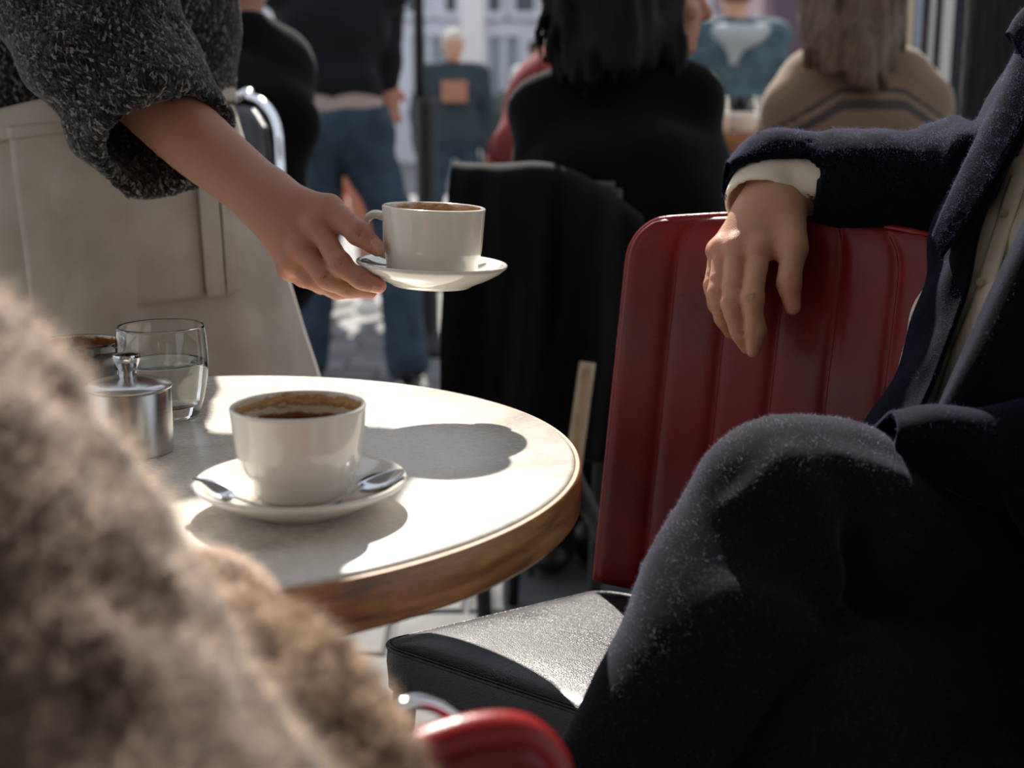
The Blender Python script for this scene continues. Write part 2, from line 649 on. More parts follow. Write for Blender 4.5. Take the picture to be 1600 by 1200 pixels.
M = {}
M['skin_a'] = skin('skin_warm', S(180, 130, 103), S(190, 108, 88))
M['skin_b'] = skin('skin_fair', S(206, 158, 128), S(208, 124, 98))
M['nail'] = pm('fingernail', S(208, 152, 132), rough=0.25, spec=0.6)
M['porcelain'] = pm('cream_porcelain', S(240, 235, 224), rough=0.08, spec=0.6, coat=0.6, sss=0.05, sss_r=(0.004, 0.003, 0.002))
M['coffee'] = pm('coffee', S(112, 66, 30), rough=0.15, col2=S(186, 134, 80), nscale=70, lo=0.45, hi=0.7)
M['steel'] = pm('brushed_steel', S(190, 188, 184), rough=0.22, metal=1.0, bump=0.15, bscale=60, bdist=0.0005, stretch=(1, 1, 60))
M['spoon'] = pm('polished_steel', S(205, 205, 208), rough=0.1, metal=1.0)
M['chrome'] = pm('chrome', S(225, 225, 228), rough=0.08, metal=1.0)
M['iron'] = pm('black_iron', S(22, 22, 24), rough=0.5, col2=S(34, 32, 30), nscale=80, bump=0.3)
M['black'] = pm('black_paint', S(14, 14, 16), rough=0.4)
M['glaze_dark'] = pm('dark_glaze', S(26, 22, 22), rough=0.12, coat=0.5)
M['navy'] = pm('navy_wool', S(5, 6, 12), rough=0.95, spec=0.1, sheen=0.30, sheen_col=S(112, 117, 160), col2=S(8, 9, 17), nscale=300, bump=0.5, bscale=700, bdist=0.001)
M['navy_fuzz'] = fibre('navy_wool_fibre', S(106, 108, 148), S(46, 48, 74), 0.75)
M['charcoal'] = pm('charcoal_flannel', S(18, 18, 20), rough=0.95, spec=0.1, sheen=0.36, sheen_col=S(146, 147, 172), col2=S(24, 24, 26), nscale=260, bump=0.4, bscale=900, bdist=0.0008)
M['charcoal_fuzz'] = fibre('charcoal_fibre', S(158, 158, 186), S(84, 84, 102), 0.8)
M['shirt'] = pm('cream_cotton', S(244, 234, 216), rough=0.85, spec=0.2, col2=S(250, 241, 224), nscale=40, bump=0.25, bscale=900, bdist=0.0005)
M['linen'] = pm('natural_linen', S(198, 188, 175), rough=0.92, spec=0.15, col2=S(180, 169, 156), nscale=14, bump=0.5, bscale=650, bdist=0.0007, sheen=0.1)
M['knit'] = pm('charcoal_knit', S(22, 22, 23), rough=0.95, spec=0.1, col2=S(44, 43, 42), nscale=120, bump=0.8, bscale=260, bdist=0.003)
M['mohair'] = pm('beige_mohair', S(98, 82, 74), rough=0.95, spec=0.1, col2=S(72, 59, 53), nscale=26, bump=0.8, bscale=90, bdist=0.006, sheen=0.3, lo=0.4, hi=0.66)
M['mohair_fuzz'] = fibre('mohair_fibre', S(228, 206, 188), None, 0.75)
M['fur'] = pm('brown_fur_cloth', S(116, 90, 74), rough=0.95, col2=S(70, 52, 44), nscale=40, bump=0.8, bscale=90, bdist=0.005)
M['fur_fuzz'] = fibre('fur_fibre', S(206, 182, 160), S(104, 84, 72), 0.7)
M['blacktop'] = pm('black_jersey', S(9, 9, 10), rough=0.95, spec=0.08, sheen=0.08, col2=S(13, 13, 13), nscale=60)
M['camel'] = pm('camel_knit', S(150, 118, 88), rough=0.95, col2=S(136, 106, 78), nscale=120, bump=0.5, bscale=300)
M['hair_dark'] = pm('dark_hair', S(9, 7, 7), rough=0.55, spec=0.2, col2=S(22, 17, 15), nscale=60, stretch=(6, 6, 0.6), bump=0.6, bscale=120, bdist=0.004)
M['hair_brown'] = pm('brown_hair', S(74, 58, 48), rough=0.5, spec=0.3, col2=S(128, 104, 84), nscale=50, stretch=(6, 6, 0.6), bump=0.6, bscale=120, bdist=0.004)
M['hair_grey'] = pm('grey_hair', S(170, 160, 150), rough=0.7, col2=S(210, 200, 186), nscale=60)
M['denim'] = pm('blue_denim', S(34, 50, 64), rough=0.9, col2=S(50, 68, 84), nscale=14, bump=0.3, bscale=500)
M['denim_dark'] = pm('dark_denim', S(38, 54, 68), rough=0.9, col2=S(52, 70, 84), nscale=14)
M['navy_knit'] = pm('navy_knit', S(8, 9, 16), rough=0.95, col2=S(12, 13, 21), nscale=40)
M['greige'] = pm('grey_shirt_cotton', S(168, 150, 142), rough=0.9)
M['leather'] = pm('dark_shoe_leather', S(24, 20, 20), rough=0.4)
M['teal'] = pm('teal_jacket', S(58, 80, 90), rough=0.85, col2=S(80, 100, 108), nscale=10)
M['pale'] = pm('pale_fleece', S(166, 170, 170), rough=0.95)
M['slate'] = pm('slate_sweatshirt', S(48, 58, 64), rough=0.9)
M['orange_print'] = pm('orange_print', S(168, 116, 92), rough=0.8)
M['rose'] = pm('rose_knit', S(126, 46, 46), rough=0.9)
M['white_cloth'] = pm('white_cloth', S(226, 222, 214), rough=0.9)
M['tan'] = pm('terracotta_cloth', S(186, 122, 92), rough=0.9)

def wood(name, c1, c2, c3, scale=6.0, stretch=(1, 1, 6), rough=0.4, coat=0.2):
    m, nt, b = nodes_of(name)
    setin(b, 'Roughness', rough); setin(b, 'Coat Weight', coat); setin(b, 'Coat Roughness', 0.25)
    tc = add(nt, 'ShaderNodeTexCoord'); mp = add(nt, 'ShaderNodeMapping')
    mp.inputs['Scale'].default_value = stretch
    nt.links.new(tc.outputs['Object'], mp.inputs['Vector'])
    n = add(nt, 'ShaderNodeTexNoise', Scale=scale, Detail=8.0, Roughness=0.62, Distortion=0.6)
    nt.links.new(mp.outputs[0], n.inputs['Vector'])
    r = ramp(nt, [(0.28, c1), (0.5, c2), (0.72, c3)])
    nt.links.new(n.outputs['Fac'], r.inputs[0]); nt.links.new(r.outputs[0], b.inputs['Base Color'])
    bp = add(nt, 'ShaderNodeBump', Strength=0.35, Distance=0.002)
    nt.links.new(n.outputs['Fac'], bp.inputs['Height']); nt.links.new(bp.outputs[0], b.inputs['Normal'])
    return m
M['wood_edge'] = wood('oiled_wood_edge', S(74, 46, 24), S(168, 116, 66), S(206, 156, 100), scale=11, stretch=(1, 1, 7))
M['wood'] = wood('warm_wood', S(110, 72, 40), S(158, 112, 68), S(186, 142, 94), scale=8, stretch=(1, 8, 1))
M['wood_leg'] = wood('pale_wood', S(120, 98, 74), S(160, 136, 106), S(178, 156, 128), scale=8, stretch=(8, 8, 1))

def marble():
    m, nt, b = nodes_of('worn_marble')
    setin(b, 'Specular IOR Level', 0.5)
    tc = add(nt, 'ShaderNodeTexCoord')
    n = add(nt, 'ShaderNodeTexNoise', Scale=7.0, Detail=8.0, Roughness=0.6, Distortion=1.2)
    nt.links.new(tc.outputs['Object'], n.inputs['Vector'])
    r = ramp(nt, [(0.36, S(196, 188, 176)), (0.5, S(222, 216, 206)), (0.66, S(232, 226, 216))])
    nt.links.new(n.outputs['Fac'], r.inputs[0])
    f = add(nt, 'ShaderNodeTexNoise', Scale=240.0, Detail=4.0)
    nt.links.new(tc.outputs['Object'], f.inputs['Vector'])
    r2 = ramp(nt, [(0.3, (0.80, 0.80, 0.80)), (0.6, (1, 1, 1))])
    nt.links.new(f.outputs['Fac'], r2.inputs[0])
    mx = add(nt, 'ShaderNodeMixRGB', blend_type='MULTIPLY'); mx.inputs[0].default_value = 0.6
    nt.links.new(r.outputs[0], mx.inputs[1]); nt.links.new(r2.outputs[0], mx.inputs[2])
    nt.links.new(mx.outputs[0], b.inputs['Base Color'])
    # worn polish: long fine scratches break up the gloss
    mp = add(nt, 'ShaderNodeMapping'); mp.inputs['Scale'].default_value = (1, 3, 1); mp.inputs['Rotation'].default_value = (0, 0, 0.4)
    nt.links.new(tc.outputs['Object'], mp.inputs['Vector'])
    s = add(nt, 'ShaderNodeTexNoise', Scale=130.0, Detail=6.0, Roughness=0.7)
    nt.links.new(mp.outputs[0], s.inputs['Vector'])
    rr = ramp(nt, [(0.3, (0.16,) * 3), (0.7, (0.36,) * 3)])
    nt.links.new(s.outputs['Fac'], rr.inputs[0]); nt.links.new(rr.outputs[0], b.inputs['Roughness'])
    bp = add(nt, 'ShaderNodeBump', Strength=0.10, Distance=0.0004)
    nt.links.new(s.outputs['Fac'], bp.inputs['Height']); nt.links.new(bp.outputs[0], b.inputs['Normal'])
    return m
M['marble'] = marble()

def vinyl(name, c1, c2, rough=0.34, grain=500.0, strength=0.25, coat=0.08, spec=0.3):
    m, nt, b = nodes_of(name)
    setin(b, 'Coat Weight', coat); setin(b, 'Coat Roughness', 0.2); setin(b, 'Specular IOR Level', spec)
    tc = add(nt, 'ShaderNodeTexCoord')
    n = add(nt, 'ShaderNodeTexNoise', Scale=9.0, Detail=5.0)
    nt.links.new(tc.outputs['Object'], n.inputs['Vector'])
    r = ramp(nt, [(0.3, c1), (0.7, c2)])
    nt.links.new(n.outputs['Fac'], r.inputs[0]); nt.links.new(r.outputs[0], b.inputs['Base Color'])
    r2 = ramp(nt, [(0.3, (rough - 0.08,) * 3), (0.7, (rough + 0.14,) * 3)])
    nt.links.new(n.outputs['Fac'], r2.inputs[0]); nt.links.new(r2.outputs[0], b.inputs['Roughness'])
    v = add(nt, 'ShaderNodeTexVoronoi', Scale=grain, feature='DISTANCE_TO_EDGE')
    n3 = add(nt, 'ShaderNodeTexNoise', Scale=grain * 0.3, Detail=2.0)
    nt.links.new(tc.outputs['Object'], n3.inputs['Vector'])
    nt.links.new(tc.outputs['Object'], v.inputs['Vector'])
    ad = add(nt, 'ShaderNodeMath', operation='ADD')
    nt.links.new(v.outputs['Distance'], ad.inputs[0]); nt.links.new(n3.outputs['Fac'], ad.inputs[1])
    bp = add(nt, 'ShaderNodeBump', Strength=strength, Distance=0.0012)
    nt.links.new(ad.outputs[0], bp.inputs['Height']); nt.links.new(bp.outputs[0], b.inputs['Normal'])
    return m
M['red_vinyl'] = vinyl('red_vinyl', S(98, 8, 11), S(126, 13, 15))
M['red_piping'] = vinyl('red_piping', S(126, 18, 18), S(150, 30, 26), rough=0.25)
M['black_vinyl'] = vinyl('black_vinyl', S(12, 12, 15), S(20, 20, 24), rough=0.42, grain=420, strength=0.5, coat=0.2, spec=0.5)

def glass(name, col=(1, 1, 1), ior=1.45, rough=0.0):
    m = bpy.data.materials.new(name); m.use_nodes = True
    nt = m.node_tree; nt.nodes.clear()
    out = add(nt, 'ShaderNodeOutputMaterial')
    g = add(nt, 'ShaderNodeBsdfGlass', IOR=ior, Roughness=rough); g.inputs['Color'].default_value = tuple(col) + (1,)
    nt.links.new(g.outputs[0], out.inputs[0])
    return m
M['glass'] = glass('clear_glass', (0.98, 0.99, 0.98))
M['water'] = glass('water', (0.99, 1, 1), 1.33)
M['pane'] = pm('window_glass', S(40, 46, 52), rough=0.05, spec=0.7)

M['shirt_button'] = pm('shirt_button', S(196, 180, 156), rough=0.3)
# ---------------------------------------------------------------- round marble table
TC = V3(-0.29, 1.08, 0.0)
TR, TZ = 0.350, 0.755
tb = thing('bistro_table', (TC[0], TC[1], 0), 'round worn white marble cafe table with thick wooden edge', 'table')
v, f = lathe([(0, TZ - 0.018), (TR - 0.006, TZ - 0.018), (TR - 0.005, TZ - 0.004), (TR - 0.0062, TZ - 0.0012), (TR - 0.009, TZ), (TR * 0.6, TZ), (0, TZ)], 160)
ob('marble_top', mk_mesh('marble_top', v + TC, f), M['marble'], tb, 'worn white marble disc')
smooth_by_angle(bpy.data.objects['marble_top'], 50)
th = 0.042
v, f = lathe([(TR - 0.03, TZ - th), (TR - 0.004, TZ - th), (TR, TZ - th + 0.004), (TR + 0.001, TZ - th * 0.5), (TR, TZ - 0.0045), (TR - 0.0015, TZ - 0.0028),
              (TR - 0.0048, TZ - 0.0028), (TR - 0.0055, TZ - 0.019), (TR - 0.03, TZ - 0.019), (TR - 0.03, TZ - th)], 160)
o = ob('wooden_edge', mk_mesh('wooden_edge', v + TC, f), M['wood_edge'], tb, 'thick oiled wooden edge band')
smooth_by_angle(o, 40)
v, f = lathe([(0, TZ - 0.036), (TR - 0.03, TZ - 0.036), (TR - 0.03, TZ - 0.018), (0, TZ - 0.018)], 64)
ob('underside_board', mk_mesh('underside_board', v + TC, f), M['wood_edge'], tb)
v, f = lathe([(0, 0.06), (0.028, 0.06), (0.024, 0.12), (0.024, 0.64), (0.04, 0.68), (0.11, 0.70), (0.11, TZ - 0.036), (0, TZ - 0.036)], 32)
ob('column', mk_mesh('column', v + TC, f), M['iron'], tb)
for i in range(4):
    a = math.pi / 4 + i * math.pi / 2
    d = V3(math.cos(a), math.sin(a), 0)
    v, f = tube([TC + d * 0.0 + V3(0, 0, 0.09), TC + d * 0.1 + V3(0, 0, 0.075), TC + d * 0.2 + V3(0, 0, 0.04), TC + d * 0.26 + V3(0, 0, 0.014)], [0.022, 0.02, 0.016, 0.013], 10, 12)
    ob('foot', mk_mesh('foot', v, f), M['iron'], tb)

# ---------------------------------------------------------------- cups
def cup_inside():
    m, nt, b = nodes_of('stained_cup_inside')
    setin(b, 'Roughness', 0.15); setin(b, 'Coat Weight', 0.4)
    tc = add(nt, 'ShaderNodeTexCoord')
    sp = add(nt, 'ShaderNodeSeparateXYZ'); nt.links.new(tc.outputs['Object'], sp.inputs[0])
    n = add(nt, 'ShaderNodeTexNoise', Scale=75.0, Detail=4.0, Roughness=0.6)
    mp = add(nt, 'ShaderNodeMapping'); mp.inputs['Scale'].default_value = (1, 1, 2.2)
    nt.links.new(tc.outputs['Object'], mp.inputs['Vector']); nt.links.new(mp.outputs[0], n.inputs['Vector'])
    # height (0.050 .. 0.078) mapped to 0..1, wobbled by noise
    mr = add(nt, 'ShaderNodeMapRange'); mr.inputs['From Min'].default_value = 0.050; mr.inputs['From Max'].default_value = 0.0745
    nt.links.new(sp.outputs['Z'], mr.inputs['Value'])
    ma = add(nt, 'ShaderNodeMath', operation='MULTIPLY_ADD'); ma.inputs[1].default_value = 0.62; 
    sb = add(nt, 'ShaderNodeMath', operation='SUBTRACT'); sb.inputs[1].default_value = 0.31
    nt.links.new(n.outputs['Fac'], ma.inputs[0]); nt.links.new(mr.outputs[0], ma.inputs[2]); nt.links.new(ma.outputs[0], sb.inputs[0])
    br, cr = S(150, 92, 42), S(236, 222, 198)
    r = ramp(nt, [(0.0, S(120, 70, 30)), (0.28, br), (0.38, cr), (0.50, cr), (0.60, S(176, 122, 66)), (0.74, S(222, 180, 126)), (0.80, S(192, 142, 86)), (0.88, cr)])
    nt.links.new(sb.outputs[0], r.inputs[0]); nt.links.new(r.outputs[0], b.inputs['Base Color'])
    return m
M['cup_inside'] = cup_inside()

def make_cup(name, loc, label, squat=0.0, handle_a=0.0, tilt=None, coffee_z=0.056, Rr=0.0505, H=0.0745, outer=None, foot=0.030):
    """cup standing at loc; parts: bowl, handle, coffee"""
    t = thing(name, loc, label, 'cup')
    if tilt: t.rotation_euler = tilt
    k = squat
    prof_o = [(0, 0.004), (foot - 0.006, 0.003), (foot - 0.004, 0.0), (foot, 0.0), (foot + 0.001, 0.004), (foot + 0.006 + k * 0.006, 0.008), (Rr - 0.0115 + k * 0.006, 0.0175),
              (Rr - 0.0055 + k * 0.003, 0.030), (Rr - 0.0025 + k * 0.001, 0.046), (Rr - 0.0006, H - 0.008), (Rr, H - 0.002), (Rr - 0.0004, H - 0.0006), (Rr - 0.0017, H)]
    prof_i = [(Rr - 0.003, H - 0.0006), (Rr - 0.0036, H - 0.003), (Rr - 0.0045, H - 0.012), (Rr - 0.006, 0.046), (Rr - 0.0095 + k * 0.002, 0.030), (Rr - 0.018, 0.016), (Rr - 0.032, 0.010), (0, 0.0085)]
    n = 96
    def dense(pf, m):
        return [tuple(q) for q in spline(np.array(pf), m)]
    A = prof_o[:5] + dense(prof_o[4:], 40)[1:]
    B = dense(prof_i[:-1], 26) + [prof_i[-1]]
    v, f = lathe(A + B, n)
    me = mk_mesh('bowl', v, f)
    me.materials.append(outer or M['porcelain']); me.materials.append(M['cup_inside'])
    split = (len(A) - 2) * n + n  # faces up to the lip are outside
    mi = np.zeros(len(f), np.int32); mi[split + n * 1:] = 1
    me.polygons.foreach_set('material_index', mi)
    ob('bowl', me, None, t, local=True)
    # handle: a flat ear
    d = V3(math.cos(handle_a), math.sin(handle_a), 0)
    pts = [d * (Rr - 0.003) + V3(0, 0, H - 0.014), d * (Rr + 0.009) + V3(0, 0, H - 0.0115), d * (Rr + 0.0175) + V3(0, 0, H - 0.018), d * (Rr + 0.0185) + V3(0, 0, H - 0.031),
           d * (Rr + 0.012) + V3(0, 0, H - 0.043), d * (Rr + 0.001) + V3(0, 0, H - 0.050), d * (Rr - 0.008) + V3(0, 0, H - 0.052)]
    v, f = tube(pts, [0.0048, 0.0044, 0.0042, 0.0042, 0.0042, 0.0045, 0.005], 14, 32, flat_axis=np.cross(d, (0, 0, 1)), flat_s=1.35)
    ob('handle', mk_mesh('handle', v, f), outer or M['porcelain'], t, local=True)
    rc = Rr - 0.0048 - max(0, (0.050 - coffee_z)) * 0.3
    v, f = lathe([(0, coffee_z), (rc * 0.7, coffee_z), (rc, coffee_z + 0.0004), (rc, coffee_z - 0.003), (0, coffee_z - 0.004)][::-1], 64)
    ob('coffee', mk_mesh('coffee', v, f), M['coffee'], t, 'brown coffee with thin crema', local=True)
    return t

def make_saucer(name, loc, label, tilt=None, R=0.0795):
    prof = [(0, 0.0045), (0.026, 0.0045), (0.027, 0.002), (0.029, 0.0), (0.040, 0.0), (0.042, 0.0015), (0.046, 0.0035), (0.060, 0.0095), (0.072, 0.0165), (R - 0.0015, 0.0205),
            (R, 0.0222), (R - 0.0004, 0.0240), (R - 0.002, 0.0246), (R - 0.006, 0.0232), (0.066, 0.0178), (0.050, 0.0105), (0.040, 0.0072), (0.034, 0.0066), (0.031, 0.0060), (0, 0.0060)]
    if R != 0.0795:
        prof = [(r * R / 0.0795 if r > 0.03 else r, z) for r, z in prof]
    v, f = lathe(prof, 128)
    o = ob(name, mk_mesh(name, v, f), M['porcelain'], None, label, 'saucer', local=True)
    o.location = tuple(float(c) for c in loc)
    if tilt: o.rotation_euler = tilt
    return o

def make_spoon(name, pts, label, bowl_up=(0, 0, 1), L=0.125):
    """pts: bowl tip -> handle end (world); parts bowl and handle"""
    t = thing(name, pts[-1], label, 'spoon')
    pts = np.asarray(pts, float)
    ax = unit(pts[0] - pts[1]); up = unit(np.asarray(bowl_up, float) - ax * np.dot(bowl_up, ax)); sd = np.cross(up, ax)
    nb, ns = 15, 11
    bl, bw = 0.040, 0.0140
    c0 = pts[1]
    G = []
    for i in range(nb):
        s = i / (nb - 1)
        w = bw * max(0.0, math.sin(math.pi * min(1, (s * 0.94 + 0.06)))) ** 0.55 * (1.0 - 0.18 * (s - 0.5))
        if i == nb - 1: w = 0.0008
        if i == 0: w = 0.0026
        for j in range(ns):
            x = -1 + 2 * j / (ns - 1)
            dep = 0.0075 * (1 - x * x) * math.sin(math.pi * min(1, s * 0.9 + 0.08)) ** 0.8
            G.append(c0 + ax * (bl * s) + sd * (w * x) - up * dep)
    G = np.array(G)
    G2 = G - up * 0.001
    q = [(i * ns + j, (i + 1) * ns + j, (i + 1) * ns + j + 1, i * ns + j + 1) for i in range(nb - 1) for j in range(ns - 1)]
    n0 = len(G)
    q2 = [tuple(k + n0 for k in a[::-1]) for a in q]
    rim = []
    for i in range(nb - 1):
        rim += [(i * ns, i * ns + n0, (i + 1) * ns + n0, (i + 1) * ns), (i * ns + ns - 1, (i + 1) * ns + ns - 1, (i + 1) * ns + ns - 1 + n0, i * ns + ns - 1 + n0)]
    ob('spoon_bowl', mk_mesh('spoon_bowl', np.concatenate([G, G2]), q + q2 + rim), M['spoon'], t)
    hp = np.concatenate([[c0 + ax * 0.002], pts[1:]])
    k = len(hp)
    v, f = tube(hp, np.interp(np.linspace(0, 1, k), [0, 0.15, 0.7, 1], [0.0024, 0.0016, 0.0026, 0.0042]), 10, 28, flat_axis=up, flat_s=0.42)
    ob('spoon_handle', mk_mesh('spoon_handle', v, f), M['spoon'], t)
    return t

# cup on the table
SC = V3(-0.159, 0.928, TZ)
make_saucer('saucer', SC, 'cream saucer lying on the marble table under the large cup')
make_cup('coffee_cup', SC + V3(0, 0, 0.0062), 'cream cup of half drunk coffee standing on the marble table', handle_a=math.radians(100), coffee_z=0.054)
make_spoon('teaspoon', [SC + V3(-0.078, -0.012, 0.026), SC + V3(-0.046, -0.030, 0.0185), SC + V3(-0.005, -0.0475, 0.0125), SC + V3(0.030, -0.046, 0.0125), SC + V3(0.052, -0.038, 0.0165)],
           'teaspoon with its bowl at the left rim of the saucer on the table')
make_spoon('teaspoon', [SC + V3(0.0745, 0.004, 0.0285), SC + V3(0.046, -0.018, 0.0215), SC + V3(0.024, -0.0385, 0.0145), SC + V3(-0.004, -0.053, 0.0145), SC + V3(-0.030, -0.060, 0.0185)],
           'teaspoon with its bowl at the right rim of the saucer on the table')

# cup held by the waiter
HT = 1.29
HS = P(674, 437, HT) - V3(0, 0, 0.006)
tilt = (math.radians(0.5), math.radians(2.6), 0)
Rt = np.array(Matrix.Rotation(tilt[1], 3, 'Y') @ Matrix.Rotation(tilt[0], 3, 'X'))
def hs(x, y, z):
    return HS + Rt @ V3(x, y, z)
make_saucer('saucer', HS, 'cream saucer held out by the waiter', tilt, R=0.0778)
make_cup('coffee_cup', hs(0.0, 0.0, 0.0062), 'cream coffee cup on the saucer in the waiters hand', squat=1.0, handle_a=math.radians(170), tilt=tilt, coffee_z=0.0655, Rr=0.0518, H=0.0735, foot=0.033)
make_spoon('teaspoon', [hs(0.048, 0.05, 0.0185), hs(0.024, 0.056, 0.0125), hs(-0.01, 0.053, 0.0125), hs(-0.052, 0.012, 0.0175), hs(-0.066, -0.022, 0.0255)],
           'teaspoon on the held saucer, its handle ending by the waiters thumb')

# dark cup at the far left of the table
c3 = V3(-0.452, 1.305, TZ)
make_cup('dark_coffee_cup', c3, 'dark glazed cup with brown coffee at the far edge of the marble table', squat=0.4, handle_a=math.radians(150), coffee_z=0.046, Rr=0.046, H=0.0605, outer=M['glaze_dark'], foot=0.027)

# water glass
gc = V3(-0.341, 1.226, TZ)
gt = thing('water_glass', gc, 'clear barrel shaped tumbler half full of water', 'glass')
go = [(0, 0.0), (0.029, 0.0), (0.0325, 0.0015), (0.0345, 0.006), (0.039, 0.022), (0.0432, 0.045), (0.0438, 0.060), (0.0428, 0.078), (0.0415, 0.0895)]
gi = [(0.0408, 0.0905), (0.0401, 0.0895), (0.0413, 0.078), (0.0423, 0.060), (0.0417, 0.045), (0.0375, 0.024), (0.0335, 0.0145), (0.024, 0.0125), (0, 0.0125)]
A = go[:2] + [tuple(q) for q in spline(go[1:], 40)][1:]
B = [tuple(q) for q in spline(gi[:-1], 40)] + [gi[-1]]
v, f = lathe(A + B, 96)
ob('tumbler', mk_mesh('tumbler', v, f), M['glass'], gt, local=True)
wi = [(0, 0.0124), (0.0241, 0.0124), (0.0336, 0.0144), (0.0376, 0.0239), (0.0418, 0.045), (0.0421, 0.0545)]
v, f = lathe([wi[0]] + [tuple(q) for q in spline(wi[1:], 30)] + [(0.0412, 0.0541), (0.02, 0.0539), (0, 0.0539)], 96)
ob('water', mk_mesh('water', v, f), M['water'], gt, local=True)

# steel sugar pot
sc = V3(-0.335, 1.093, TZ)
st = thing('sugar_pot', sc, 'small brushed steel pot with knobbed lid beside the water glass', 'pot')
v, f = lathe([(0, 0), (0.0345, 0), (0.0358, 0.0015), (0.0358, 0.0555), (0.0350, 0.057), (0.0335, 0.057), (0.0335, 0.003), (0, 0.003)], 80)
smooth_by_angle(ob('body', mk_mesh('body', v, f), M['steel'], st, local=True), 40)
v, f = lathe([(0, 0.056), (0.0333, 0.056), (0.0345, 0.0575), (0.0368, 0.0575), (0.0372, 0.059), (0.0366, 0.0605), (0.030, 0.0635), (0.018, 0.0665), (0.010, 0.0680), (0, 0.0682)], 80)
lid = ob('lid', mk_mesh('lid', v, f), M['steel'], st, local=True)
smooth_by_angle(lid, 50)
kp = [(0.0072, 0.0675), (0.0072, 0.072), (0.0078, 0.074), (0.0105, 0.080), (0.0118, 0.085), (0.0112, 0.0872), (0.006, 0.0885), (0, 0.0888)]
v, f = lathe([(0, 0.0675)] + kp, 48)
smooth_by_angle(ob('knob', mk_mesh('knob', v, f), M['spoon'], lid, local=True), 50)
# ---------------------------------------------------------------- chairs
def padded_back(A, r, lean, W, H, n_ch, top_crown=0.0, thick=0.03, corner=0.05, taper=0.0):
    """upholstered panel: A bottom left corner, r direction along the width, lean = up direction (unit), returns front-facing channelled panel data + outline"""
    r = unit(r); up = unit(lean); nrm = unit(np.cross(r, up))       # nrm points to the front (towards the sitter)
    def inside(s, h):
        return None
    nu, nv = n_ch * 12 + 1, 60
    def edge_shrink(h):
        # rounded upper corners
        if h > H - corner:
            q = (h - (H - corner)) / corner
            return corner * (1 - math.sqrt(max(0.0, 1 - q * q)))
        return 0.0
    G = np.zeros((nu, nv, 3)); B = np.zeros((nu, nv, 3))
    for j in range(nv):
        hh = H * (1 - (1 - j / (nv - 1)) ** 1.25)
        sh = edge_shrink(hh) + taper * hh
        for i in range(nu):
            x = i / (nu - 1)
            s = sh + (W - 2 * sh) * x
            crown = top_crown * math.sin(math.pi * x) * (hh / H) ** 4
            ph = (x * n_ch) % 1.0
            groove = 0.0045 * (1 - abs(2 * ph - 1) ** 5.0) * min(1, (H - hh) / 0.02) * min(1, hh / 0.02)
            edge = min(1.0, min(s - sh, W - sh - s) / 0.012, (H - hh) / 0.010)
            bulge = thick * 0.5 * math.sqrt(max(0, 1 - (1 - max(0, edge)) ** 2))
            curve = 0.02 * (2 * x - 1) ** 2
            base = A + r * s + up * (hh + crown) + nrm * curve
            G[i, j] = base + nrm * (bulge * 0.7 + groove)
            B[i, j] = base - nrm * bulge * 0.8
    fs = []
    def idx(i, j, o): return o + i * nv + j
    n0 = nu * nv
    for i in range(nu - 1):
        for j in range(nv - 1):
            fs.append((idx(i, j, 0), idx(i + 1, j, 0), idx(i + 1, j + 1, 0), idx(i, j + 1, 0)))
            fs.append((idx(i, j, n0), idx(i, j + 1, n0), idx(i + 1, j + 1, n0), idx(i + 1, j, n0)))
    for j in range(nv - 1):
        fs.append((idx(0, j, 0), idx(0, j + 1, 0), idx(0, j + 1, n0), idx(0, j, n0)))
        fs.append((idx(nu - 1, j, 0), idx(nu - 1, j, n0), idx(nu - 1, j + 1, n0), idx(nu - 1, j + 1, 0)))
    for i in range(nu - 1):
        fs.append((idx(i, nv - 1, 0), idx(i + 1, nv - 1, 0), idx(i + 1, nv - 1, n0), idx(i, nv - 1, n0)))
        fs.append((idx(i, 0, 0), idx(i, 0, n0), idx(i + 1, 0, n0), idx(i + 1, 0, 0)))
    mid = [tuple((G[0, j] + B[0, j]) / 2) for j in range(nv)] + [tuple((G[i, -1] + B[i, -1]) / 2) for i in range(1, nu)] + [tuple((G[-1, j] + B[-1, j]) / 2) for j in range(nv - 2, -1, -1)]
    seams = []
    for c in range(1, n_ch):
        i = c * 12
        seams.append([tuple(G[i, j] + nrm * 0.0002) for j in range(2, nv - 3)])
    return np.concatenate([G.reshape(-1, 3), B.reshape(-1, 3)]), fs, np.array(mid), seams, nrm

